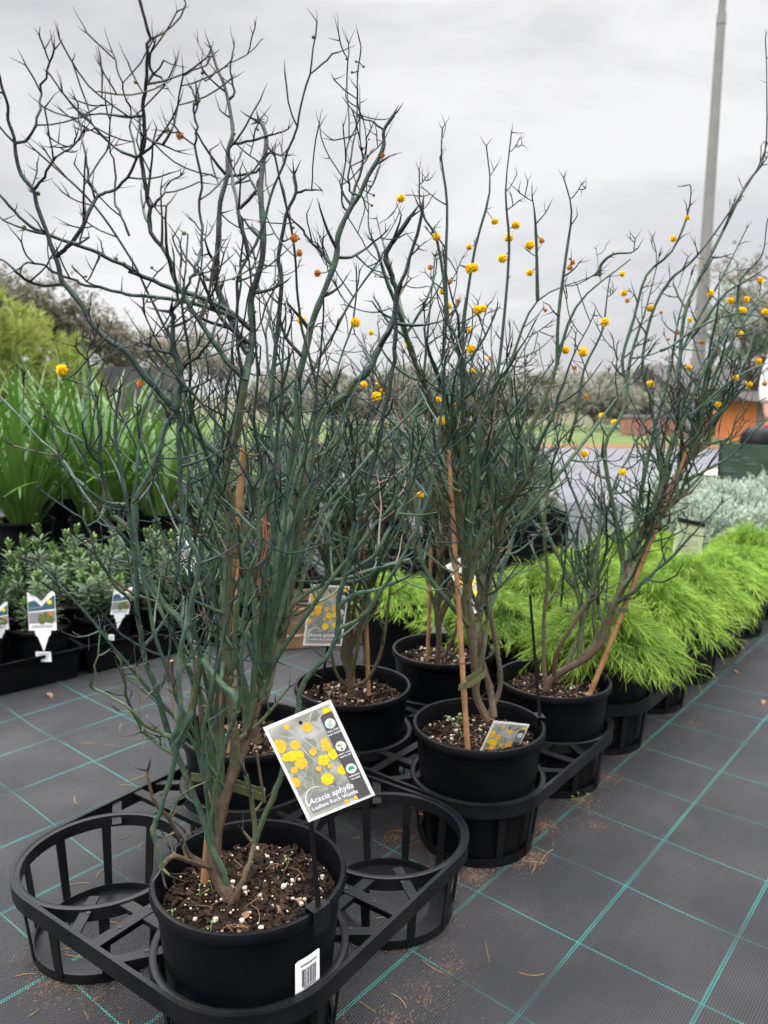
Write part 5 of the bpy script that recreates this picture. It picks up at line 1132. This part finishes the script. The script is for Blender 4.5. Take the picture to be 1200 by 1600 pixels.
# ------------------------------------------------------------------ far left fence and trees
def fence(x0, x1, y, h):
    r = empty('shade_cloth_fence', Vector(((x0+x1)/2, y, 0)), 'long dark shade-cloth fence below the gum trees', 'fence'); hw = (x1-x0)/2
    b = MB(); b.box((0, 0, h/2+.1), (2*hw, .02, h)); b.obj('shade_cloth', nm('shade_cloth', (.045, .045, .05), .8, .2, var=(.07, .07, .075), vscale=1.5), r, smooth=False)
    n = int(2*hw/3)
    for k in range(n+1): b = MB(); b.tube([Vector((-hw+2*hw*k/n, -.05, 0)), Vector((-hw+2*hw*k/n, -.05, h+.2))], [.04, .04], 8); b.obj('post', M_bark, r)
fence(-26, -6.2, 24, 1.75)
def tree(x, y, H, R, seed, label, mat=M_gum, n=1500, trunk_h=.45, leaf=.16, open_=.55, grp='trees beyond the nursery', cl=8, low=.35):
    rng = random.Random(seed); r = empty('gum_tree' if mat is M_gum else 'broadleaf_tree', Vector((x, y, 0)), label, 'tree', grp); b = MB()
    top = Vector((rng.uniform(-.3, .3), 0, H*trunk_h)); b.tube([Vector((0, 0, 0)), top*.5+Vector((rng.uniform(-.1, .1), 0, 0)), top], [H*.022, H*.017, H*.013], 7); ends = []
    for k in range(9):
        a = 2*PI*k/9+rng.uniform(-.3, .3); P = wander(top*(rng.uniform(.75, 1)), Vector((math.cos(a)*rng.uniform(.3, 1.1), math.sin(a)*rng.uniform(.3, 1.1), 1)), H*(1-trunk_h)*rng.uniform(.6, .95), rng, up=.05, wob=.12, step=H*.06)
        b.tube(P, [H*.008*(1-.8*i/len(P))+.004 for i in range(len(P))], 5); ends += P[len(P)//3:]
        for q in range(3):
            i = rng.randrange(len(P)//3, len(P)); P2 = wander(P[i], Vector((rng.gauss(0, 1), rng.gauss(0, 1), .4)), R*rng.uniform(.3, .6), rng, up=.05, step=H*.05); b.tube(P2, [H*.003]*len(P2), 4); ends += P2[1:]
    b.obj('trunk', M_bark, r); b = MB(); b.c = []
    cls = [e+Vector((rng.gauss(0, R*.12), rng.gauss(0, R*.12), rng.gauss(0, H*.03))) for e in ends if e.z > H*low]
    for s in range(n):
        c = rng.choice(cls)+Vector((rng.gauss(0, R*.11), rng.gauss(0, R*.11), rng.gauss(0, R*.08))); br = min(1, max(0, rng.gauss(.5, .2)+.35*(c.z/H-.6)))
        for k in range(cl):
            d = Vector((rng.gauss(0, 1), rng.gauss(0, 1), rng.gauss(-.5, .8))).normalized(); p = c+Vector((rng.gauss(0, .12), rng.gauss(0, .12), rng.gauss(0, .1)))*R*.35; L_ = leaf*rng.uniform(.6, 1.2); ribbon(b, [p, p+d*L_*.5, p+d*L_], leaf*.16, d.orthogonal().normalized(), br*.8, br)
    b.obj('crown', mat, r, smooth=False); return r
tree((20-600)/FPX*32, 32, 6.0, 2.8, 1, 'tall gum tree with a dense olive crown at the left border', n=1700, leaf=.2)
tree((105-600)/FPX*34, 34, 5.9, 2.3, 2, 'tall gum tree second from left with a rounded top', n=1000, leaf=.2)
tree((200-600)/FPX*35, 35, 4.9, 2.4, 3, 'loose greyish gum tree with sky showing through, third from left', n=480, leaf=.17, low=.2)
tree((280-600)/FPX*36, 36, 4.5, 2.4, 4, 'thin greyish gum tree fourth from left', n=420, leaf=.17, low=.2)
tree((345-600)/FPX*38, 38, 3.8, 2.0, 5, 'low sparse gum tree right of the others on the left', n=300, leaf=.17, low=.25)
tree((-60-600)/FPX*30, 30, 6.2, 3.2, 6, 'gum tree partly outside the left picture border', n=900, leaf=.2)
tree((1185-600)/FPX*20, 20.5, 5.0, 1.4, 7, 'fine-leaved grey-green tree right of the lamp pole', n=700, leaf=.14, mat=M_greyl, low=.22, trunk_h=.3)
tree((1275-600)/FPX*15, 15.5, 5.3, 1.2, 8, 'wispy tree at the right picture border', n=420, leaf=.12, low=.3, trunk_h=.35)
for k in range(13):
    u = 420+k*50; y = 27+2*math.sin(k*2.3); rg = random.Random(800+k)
    tree((u-600)/FPX*y, y, rg.uniform(1.45, 2.0), 1.3, 800+k, 'loose brownish-green bush at the back of the verge, number %s from the left' % ['one', 'two', 'three', 'four', 'five', 'six', 'seven', 'eight', 'nine', 'ten', 'eleven', 'twelve', 'thirteen'][k], n=420, leaf=.16, trunk_h=.15, low=.08, grp='bushes along the back of the verge', mat=M_hazescrub, cl=7)
# low tree line across the middle distance
for k in range(22):
    u = 430+k*34+random.Random(k).uniform(-10, 10); y = 95+8*math.sin(k*1.9)
    rg = random.Random(600+k)
    tree((u-600)/FPX*y, y, 3.6+1.1*rg.random()+(1.2 if u > 900 else 0), 3.4, 600+k, 'small far tree in the low line on the horizon, number %d from the left' % (k+1), n=170, leaf=.8, trunk_h=.2, low=.05, grp='far trees along the horizon', mat=M_hazescrub, cl=6)
# ------------------------------------------------------------------ lamp pole
M_pole = nm('galvanised_pole', (.21, .20, .185), .5, .4, var=(.165, .16, .15), vscale=1.5, metal=0)
pb_ = Vector((aty(1086, 640, 17).x, 17, 0)); r = empty('lamp_pole', pb_, 'tall tapering grey lamp pole at the right, rising out of the picture', 'lamp pole')
b = MB(); b.tube([Vector((0, 0, z)) for z in (0, 1.9)], [.175, .170], 20); b.obj('base_section', M_pole, r)
b = MB(); b.tube([Vector((0, 0, 1.9)), Vector((0, 0, 6)), Vector((0, 0, 8.6))], [.135, .105, .088], 20); b.obj('shaft', M_pole, r)
b = MB(); b.tube([Vector((0, 0, 8.55)), Vector((0, 0, 8.75))], [.098, .092], 20); b.obj('collar', M_pole, r)
b = MB(); b.tube([Vector((0, 0, 8.7)), Vector((0, 0, 12))], [.075, .06], 20); b.obj('upper_shaft', M_pole, r)
b = MB(); b.tube([Vector((0, 0, 12)), Vector((-.6, 0, 12.3)), Vector((-1.4, 0, 12.35))], [.05, .045, .04], 10); b.box((-1.6, 0, 12.34), (.6, .28, .1)); b.obj('lamp_head', M_pole, r)
# ------------------------------------------------------------------ buildings at the right
M_wallg = nm('grey_cladding', (.17, .17, .17), .7, .3, var=(.13, .13, .135), vscale=.8)
M_roof = nm('roof_sheet', (.075, .07, .068), .95, .05, var=(.055, .052, .05), vscale=.7)
M_orange = nm('orange_panel', (.62, .20, .06), .6, .3, var=(.55, .17, .06), vscale=1.2)
M_glassd = nm('dark_window', (.05, .06, .07), .15, .6)
M_brick = nm('pink_brick', (.34, .17, .13), .9, .1, var=(.26, .13, .10), vscale=6)
def building(x0, x1, y, z1, zr, wd, lab, wins, wall, roofm):
    r = empty('site_building', Vector(((x0+x1)/2, y, 0)), lab, 'building'); hw = (x1-x0)/2
    b = MB(); b.box((0, wd/2, z1/2), (2*hw, wd, z1)); b.obj('wall', wall, r, smooth=False)
    b = MB(); e_ = .35; b.add([(-hw-e_, -e_, z1+.003), (hw+e_, -e_, z1+.003), (hw+e_, wd+e_, z1+.003), (-hw-e_, wd+e_, z1+.003), (-hw-e_, wd/2, zr), (hw+e_, wd/2, zr)], [(0, 1, 5, 4), (2, 3, 4, 5), (0, 4, 3), (1, 2, 5), (0, 3, 2, 1)]); b.obj('roof', roofm, r, smooth=False)
    for (a, c, zz0, zz1, m) in wins:
        b = MB(); b.box(((a+c)/2, -.04, (zz0+zz1)/2), (c-a, .08, zz1-zz0)); f_ = b.obj('window' if m is M_glassd else 'panel', M_white if m is M_glassd else m, r, smooth=False)
        if m is M_glassd: b = MB(); b.box(((a+c)/2, -.09, (zz0+zz1)/2), (c-a-.12, .03, zz1-zz0-.12)); b.obj('pane', m, f_, smooth=False)
    return r
building(11.3, 21.5, 30, 1.45, 2.5, 7, 'long grey building with low pitched roof, white windows and orange lower panels', [(-4.6, -3.7, .75, 1.35, M_glassd), (-3.2, -2.3, .75, 1.35, M_glassd), (-1.2, -.2, .7, 1.35, M_glassd), (-3.9, -.8, .06, .6, M_orange), (1.2, 4.6, .1, 1.3, M_orange)], M_wallg, M_roof)
r = building(8.85, 10.6, 18.6, 1.0, 1.25, 2.2, 'orange panelled kiosk with a sloping grey roof behind the green board', [], M_orange, M_roof)
b = MB(); b.box((-.80, -.05, .5), (.12, .1, .98)); b.obj('door_post', M_wallg, r, smooth=False)
b = MB(); b.box((.35, -.04, .42), (.28, .06, .16)); b.obj('blue_panel', nm('blue_panel', (.12, .2, .6), .5), r, smooth=False)
b = MB(); b.box((.80, -.05, .5), (.12, .1, .98)); b.obj('door_post', M_wallg, r, smooth=False)
r = empty('brick_wall', Vector((8.0, 22, 0)), 'low pink brick wall on the verge left of the pole', 'wall'); b = MB(); b.box((0, 0, .26), (2.6, .25, .5)); b.obj('wall', M_brick, r, smooth=False)
b = MB(); b.box((0, 0, .54), (2.7, .32, .06)); b.obj('coping', M_wallg, r, smooth=False)
for k, x in enumerate((5.9, 6.65)):
    b = MB(); b.tube([Vector((0, 0, 0)), Vector((0, 0, 1.0)), Vector((0, 0, 1.05))], [.11, .11, .05], 12); tag(b.obj('bollard', M_wallg, None, loc=(x, 16.9, .002)), 'grey round bollard at the road edge, %s of the two' % ('left one' if k == 0 else 'right one'), 'bollard', 'bollards at the road edge')
# dark green display board
M_board = nm('dark_green_board', (.022, .045, .032), .45, .4, var=(.045, .07, .05), vscale=7)
A = aty(1128, 692, 5.6); B_ = aty(1250, 686, 5.2); r = empty('display_board', Vector((A.x, A.y, 0)), 'dark green printed board standing behind the silver bushes, small white emblem low on it', 'sign board')
b = MB(); u = (B_-A); u.z = 0; zt = A.z; vs = [Vector((0, 0, .28)), u+Vector((0, 0, .28)), u+Vector((0, 0, zt)), Vector((0, 0, zt))]; b.add(vs, [(0, 1, 2, 3)]); o = b.obj('board', M_board, r, smooth=False); o.modifiers.new('t', 'SOLIDIFY').thickness = .012
b = MB(); b.tube([Vector((0, .012, 0)), Vector((0, .012, zt+.01))], [.012, .012], 8); b.obj('post', M_holder, r); b = MB(); b.tube([u+Vector((0, .012, 0)), u+Vector((0, .012, zt+.01))], [.012, .012], 8); b.obj('post', M_holder, r)
b = MB(); ud = u.normalized(); nn = Vector((ud.y, -ud.x, 0)); rg = random.Random(8)
for q in range(6): 
    c = ud*.065+nn*.012+Vector((0, 0, .385+.008*(q//2)))+ud*.010*(q % 2-.5); b.add([c+ud*.006*math.cos(a)+Vector((0, 0, .006*math.sin(a)))+nn*.0004*q for a in [k*PI/4 for k in range(8)]], [tuple(range(8))])
b.obj('emblem', nm('emblem_print', (.45, .50, .48), .5), r, smooth=False)
b = MB()
for (x_, z_, l_) in ((.03, .52, .07), (.02, .50, .10), (.08, .58, .06), (.16, .60, .05), (.18, .56, .08), (.10, .62, .04), (.2, .47, .07)):
    c = nn*.011+ud*x_+Vector((0, 0, z_)); b.add([c, c+ud*l_, c+ud*l_*.9+Vector((0, 0, .008)), c+ud*l_*.1+Vector((0, 0, .006))], [(0, 1, 2, 3)])
b.obj('printed_leaves', nm('board_print', (.09, .14, .12), .5), r, smooth=False)
# green planter trough on the road
p = atz(1109, 764); r = empty('planter_trough', Vector((p.x, p.y, 0)), 'green trough with a pinkish white top left of the green board', 'trough')
b = MB(); vs = []
for z, hx, hy in ((0, .15, .10), (.16, .17, .12), (.16, .15, .10), (.03, .13, .08)): vs += [(-hx, -hy, z), (hx, -hy, z), (hx, hy, z), (-hx, hy, z)]
b.add(vs, [(4*i+j, 4*i+(j+1) % 4, 4*i+4+(j+1) % 4, 4*i+4+j) for i in range(3) for j in range(4)]); b.obj('trough', nm('green_paint', (.01, .09, .07), .5), r, smooth=False)
b = MB(); b.add([(-.15, -.1, .15), (.15, -.1, .15), (.15, .1, .17), (-.15, .1, .17), (-.13, 0, .20), (.13, .02, .23)], [(0, 1, 5, 4), (2, 3, 4, 5), (0, 4, 3), (1, 2, 5)]); b.obj('folded_sheet', nm('pink_white_sheet', (.66, .52, .46), .7), r)
# black tub behind the board
p = aty(1180, 690, 6.4); r = empty('black_tub', Vector((p.x+.02, p.y, 0)), 'black rounded tub on legs behind the green board, beside the person', 'tub')
b = MB(); prf = [(.001, .60), (.10, .60), (.145, .66), (.13, .74), (.08, .79), (.001, .80)]; b.lathe(prf, 24); b.obj('tub', M_plastic, r)
for a in (0.6, 2.7, 4.7): b = MB(); b.tube([Vector((.08*math.cos(a), .08*math.sin(a), .61)), Vector((.13*math.cos(a), .13*math.sin(a), 0))], [.012, .012], 6); b.obj('leg', M_holder, r)
# ------------------------------------------------------------------ person at the right picture edge (only a sleeve, forearm and bag show)
M_skin = nm('skin', (.48, .27, .19), .55, .3, var=(.42, .23, .16), vscale=8); M_shirt = nm('white_shirt', (.74, .73, .74), .8, .2, var=(.62, .61, .63), vscale=9)
M_trs = nm('black_trousers', (.015, .015, .018), .8, .2); M_hair = nm('brown_hair', (.05, .03, .02), .6, .3); M_bag = nm('coral_bag', (.62, .10, .09), .5, .3, var=(.5, .08, .08), vscale=10); M_shoe = nm('dark_shoe', (.03, .03, .035), .6)
def skin_obj(name, verts, edges, mat, parent, root=0, sub=2):
    me = bpy.data.meshes.new(name); me.from_pydata([v[0] for v in verts], edges, []); me.materials.append(mat); o = bpy.data.objects.new(name, me); C.objects.link(o); o.parent = parent
    m = o.modifiers.new('skin', 'SKIN'); m.use_smooth_shade = True
    for i, v in enumerate(verts): me.skin_vertices[0].data[i].radius = (v[1], v[2] if len(v) > 2 else v[1]); me.skin_vertices[0].data[i].use_root = (i == root)
    s = o.modifiers.new('sub', 'SUBSURF'); s.levels = sub; s.render_levels = sub
    return o
PX = aty(1231, 640, 7.0).x; pr_ = empty('person', Vector((PX, 7.0, 0)), 'person in white shirt and black trousers, mostly outside the right edge, holding a coral bag', 'person')
V = [((0, 0, .93), .13, .10), ((0, 0, 1.12), .12, .09), ((0, 0, 1.32), .15, .10), ((0, 0, 1.43), .07, .07), ((0, 0, 1.50), .052), ((0, -.01, 1.58), .075, .09), ((0, -.01, 1.68), .075, .095),
     ((-.17, 0, 1.38), .058), ((-.20, .02, 1.12), .043), ((-.205, -.05, .88), .030), ((-.205, -.06, .83), .030, .018), ((.17, 0, 1.38), .058), ((.22, .02, 1.12), .043), ((.24, -.06, .90), .030), ((.24, -.07, .84), .03, .018),
     ((-.09, 0, .82), .085), ((-.10, -.01, .48), .058), ((-.10, .02, .10), .038), ((-.10, -.10, .04), .035, .03), ((.09, 0, .82), .085), ((.11, .02, .48), .058), ((.12, .06, .10), .038), ((.13, -.06, .04), .035, .03)]
E_ = [(0, 1), (1, 2), (2, 3), (3, 4), (4, 5), (5, 6), (2, 7), (7, 8), (8, 9), (9, 10), (2, 11), (11, 12), (12, 13), (13, 14), (0, 15), (15, 16), (16, 17), (17, 18), (0, 19), (19, 20), (20, 21), (21, 22)]
body = skin_obj('body', V, E_, M_skin, pr_)
def finger(px_, py_, pz_, dx, l, s):
    return skin_obj('finger', [((px_, py_, pz_), .0085), ((px_+dx, py_-.012, pz_-l*.45), .0080), ((px_+dx+.012*s, py_-.016, pz_-l*.8), .0072), ((px_+dx+.022*s, py_-.006, pz_-l), .006)], [(0, 1), (1, 2), (2, 3)], M_skin, body, sub=1)
for hx, s in ((-.205, 1), (.24, -1)):
    for q, l in enumerate((.070, .078, .072, .058)): finger(hx, -.085+.018*q, .82, 0, l, s)
    finger(hx, -.085, .845, .0, .05, s)
skin_obj('shirt', [((0, 0, .90), .150, .118), ((0, 0, 1.12), .135, .105), ((0, 0, 1.33), .165, .112), ((0, 0, 1.43), .075, .075), ((-.17, 0, 1.385), .070), ((-.205, .02, 1.12), .062), ((-.207, -.03, .97), .060), ((.17, 0, 1.385), .070), ((.22, .02, 1.12), .062), ((.232, -.03, .98), .058)], [(0, 1), (1, 2), (2, 3), (2, 4), (4, 5), (5, 6), (2, 7), (7, 8), (8, 9)], M_shirt, pr_)
skin_obj('trousers', [((0, 0, .92), .145, .112), ((-.09, 0, .80), .100), ((-.10, -.01, .48), .078), ((-.10, .02, .10), .060), ((.09, 0, .80), .100), ((.11, .02, .48), .078), ((.12, .06, .10), .060)], [(0, 1), (1, 2), (2, 3), (0, 4), (4, 5), (5, 6)], M_trs, pr_)
skin_obj('hair', [((0, .01, 1.70), .090, .105), ((0, .04, 1.62), .085, .07), ((0, .06, 1.53), .06, .04)], [(0, 1), (1, 2)], M_hair, pr_)
for sx_ in (-.10, .125): skin_obj('shoe', [((sx_, .05, .045), .045, .045), ((sx_, -.08, .04), .045, .035), ((sx_, -.17, .035), .035, .028)], [(0, 1), (1, 2)], M_shoe, pr_)
b = MB(); b.lathe([(.011*math.sin(PI*i/6)+1e-5, -.011*math.cos(PI*i/6)) for i in range(7)], 8, (-.03, -.095, 1.61)); b.lathe([(.011*math.sin(PI*i/6)+1e-5, -.011*math.cos(PI*i/6)) for i in range(7)], 8, (.03, -.095, 1.61)); b.obj('eye', M_white, body)
skin_obj('nose', [((0, -.095, 1.61), .012), ((0, -.115, 1.575), .015)], [(0, 1)], M_skin, body, sub=1)
skin_obj('mouth', [((-.022, -.097, 1.535), .006), ((0, -.104, 1.533), .008), ((.022, -.097, 1.535), .006)], [(0, 1), (1, 2)], nm('lips', (.4, .13, .11), .5), body, sub=1)
for sx_ in (-.082, .082): skin_obj('ear', [((sx_, .0, 1.63), .014, .022), ((sx_, .0, 1.585), .012, .016)], [(0, 1)], M_skin, body, sub=1)
bg_ = empty('carry_bag', Vector((PX-.205, 6.93, .52)), 'coral red bag hanging from the hand of the person at the right edge', 'bag')
b = MB(); prf = []; vs = []
for z, hx, hy in ((0, .085, .035), (.03, .10, .045), (.16, .095, .04), (.22, .07, .02)): vs += [(hx*math.cos(a), hy*math.sin(a), z) for a in [2*PI*k/20 for k in range(20)]]
b.add(vs, [(20*i+j, 20*i+(j+1) % 20, 20*i+20+(j+1) % 20, 20*i+20+j) for i in range(3) for j in range(20)]+[tuple(range(20))[::-1], tuple(range(60, 80))]); b.obj('pouch', M_bag, bg_)
b = MB(); b.tube(smooth_curve([Vector((-.05, 0, .21)), Vector((-.035, 0, .26)), Vector((0, 0, .275)), Vector((.035, 0, .26)), Vector((.05, 0, .21))], 4), [.006]*17, 6); b.obj('handle', M_bag, bg_)
# ------------------------------------------------------------------ litter: sand, needles, leaves by the trays
M_sand = nm('spilt_mix', (.16, .11, .08), .95, .1, var=(.07, .05, .04), vscale=90)
rng = random.Random(900); b = MB()
def grains(c, R, n, s0=.0010, s1=.0026, flat=1.):
    for k in range(n):
        r_ = R*abs(rng.gauss(0, .5)); a = rng.uniform(0, 6.3); x, y = c[0]+r_*math.cos(a), c[1]+r_*math.sin(a)*flat; s = rng.uniform(s0, s1)
        vs = [Vector((x+s*rng.uniform(.6, 1.2)*math.cos(q*2.1), y+s*rng.uniform(.6, 1.2)*math.sin(q*2.1), .0003)) for q in range(3)]+[Vector((x, y, s*.9))]; b.add(vs, [(0, 1, 3), (1, 2, 3), (2, 0, 3)])
def ring_grains(c, r0, n, a0=0, a1=6.28):
    for k in range(n):
        a = rng.uniform(a0, a1); r_ = r0+abs(rng.gauss(0, .018)); x, y = c.x+r_*math.cos(a), c.y+r_*math.sin(a); s = rng.uniform(.0009, .0024)
        vs = [Vector((x+s*math.cos(q*2.1+k), y+s*math.sin(q*2.1+k), .0003)) for q in range(3)]+[Vector((x, y, s*.9))]; b.add(vs, [(0, 1, 3), (1, 2, 3), (2, 0, 3)])
for c in list(T1.values())+list(T2.values())+[T3['front'], T3['right'], T4['right']]: ring_grains(c, .128, 650, 0, 6.28)
for (u, v, R, n) in ((665, 1560, .09, 330), (700, 1510, .07, 200), (850, 1290, .06, 800), (905, 1250, .07, 600), (950, 1215, .05, 300), (930, 1290, .07, 200), (740, 1370, .05, 700), (830, 1340, .05, 700), (610, 1600, .06, 300), (1080, 1130, .05, 120), (90, 1540, .06, 500), (620, 1310, .07, 500), (600, 1460, .05, 400), (150, 1560, .09, 300)):
    g_ = atz(u, v); grains((g_.x, g_.y), R, n)
tag(b.obj('spilt_potting_mix', M_sand, smooth=False), 'brown sand and crumbs of potting mix spilt around the trays', 'soil', kind='stuff')
b = MB()
for k in range(110):     # dry needles and twigs
    if rng.random() < .75: c = rng.choice(list(T1.values())+list(T2.values())); x, y = c.x+rng.gauss(0, .11), c.y+rng.gauss(0, .11)
    else: x, y = rng.uniform(-.9, .1), rng.uniform(1.1, 2.4)
    a = rng.uniform(0, 6.3); l = rng.uniform(.015, .07); cv = rng.uniform(-1.2, 1.2); P = [Vector((x, y, .0015))]
    for i in range(5): P.append(P[-1]+Vector((math.cos(a+cv*i/5), math.sin(a+cv*i/5), 0))*l/5)
    b.tube(P, [.0007]*6, 4)
tag(b.obj('dry_needles', nm('dry_needle', (.16, .09, .05), .9, .1, var=(.28, .19, .10), vscale=8)), 'thin dry needles and twigs lying on the mat among the trays', 'leaf litter', kind='stuff')
M_leafy = nm('dead_leaf', (.20, .11, .06), .8, .2, var=(.10, .06, .035), vscale=30)
for k, (u, v, s, lb) in enumerate(((1193, 1098, .025, 'small dead leaf on the mat at the right border'), (1150, 1050, .02, 'pale twig-like leaf beside the lime plants'), (78, 1087, .03, 'thin tan leaf lying on the mat before the left tray'), (620, 1255, .02, 'curled brown leaf inside the empty right ring'), (660, 1275, .02, 'brown bark flake in the empty right ring'), (560, 1388, .008, 'tiny orange fallen flower under the right lattice'))):
    g_ = atz(u, v, .001); b = MB(); a = rng.uniform(0, 3)
    P = [Vector((-s, 0, 0)), Vector((-s*.3, 0, s*.1)), Vector((s*.4, 0, s*.14)), Vector((s, 0, .001))]; vs = []
    for i, p in enumerate(P): ww = (.02, .3, .28, .02)[i]*s; vs += [p+Vector((0, ww, ww*.4)), p-Vector((0, ww, -ww*.1))]
    b.add([Matrix.Rotation(a, 3, 'Z') @ q for q in vs], [(2*i, 2*i+1, 2*i+3, 2*i+2) for i in range(3)]); o = b.obj('fallen_leaf' if k != 5 else 'fallen_flower', M_leafy if k != 5 else M_ora, loc=g_); tag(o, lb, 'fallen leaf' if k != 5 else 'flower')
# weeds
M_weed = nm('weed_leaf', (.12, .21, .05), .5, .3, var=(.08, .15, .04), vscale=60, trans=.2)
def weed(parent, p, n, s, name='seedling', label=None):
    b = MB(); rg = random.Random(int(p.x*1000)); 
    for k in range(n):
        a = 2*PI*k/n+rg.uniform(-.4, .4); l = s*rg.uniform(.7, 1.2); t = Vector((math.cos(a)*l*.7, math.sin(a)*l*.7, l*rg.uniform(.5, 1.3))); b.tube([Vector((0, 0, 0)), t*.5+Vector((0, 0, l*.1)), t], [.0006]*3, 4)
        d = Vector((math.cos(a), math.sin(a), .2)).normalized(); n_ = Vector((-math.sin(a), math.cos(a), 0)); vs = []
        for i, ww in enumerate((.1, .5, .55, .05)): c = t+d*l*.45*i/3; vs += [c+n_*l*.3*ww, c-n_*l*.3*ww]
        b.add(vs, [(2*i, 2*i+1, 2*i+3, 2*i+2) for i in range(3)])
    o = b.obj(name, M_weed, parent, smooth=False, loc=p)
    if label: tag(o, label, 'weed')
    return o
weed(None, atz(905, 1255, .001), 5, .022, 'weed', 'small bright green weed growing beside the second tray on the mat')
for (rt_, u, v, z, n, s) in ((p3, 712, 1138, ZS, 5, .030), (p3, 722, 1150, ZS, 3, .018), (p1, 328, 1462, ZS, 4, .013), (p1, 312, 1400, ZS, 3, .012), (p1, 270, 1440, ZS, 3, .012), (p1, 448, 1350, ZS, 3, .010), (p1, 333, 1395, ZS, 3, .011)):
    weed(rt_, atz(u, v, z+.008)-rt_.location, n, s)
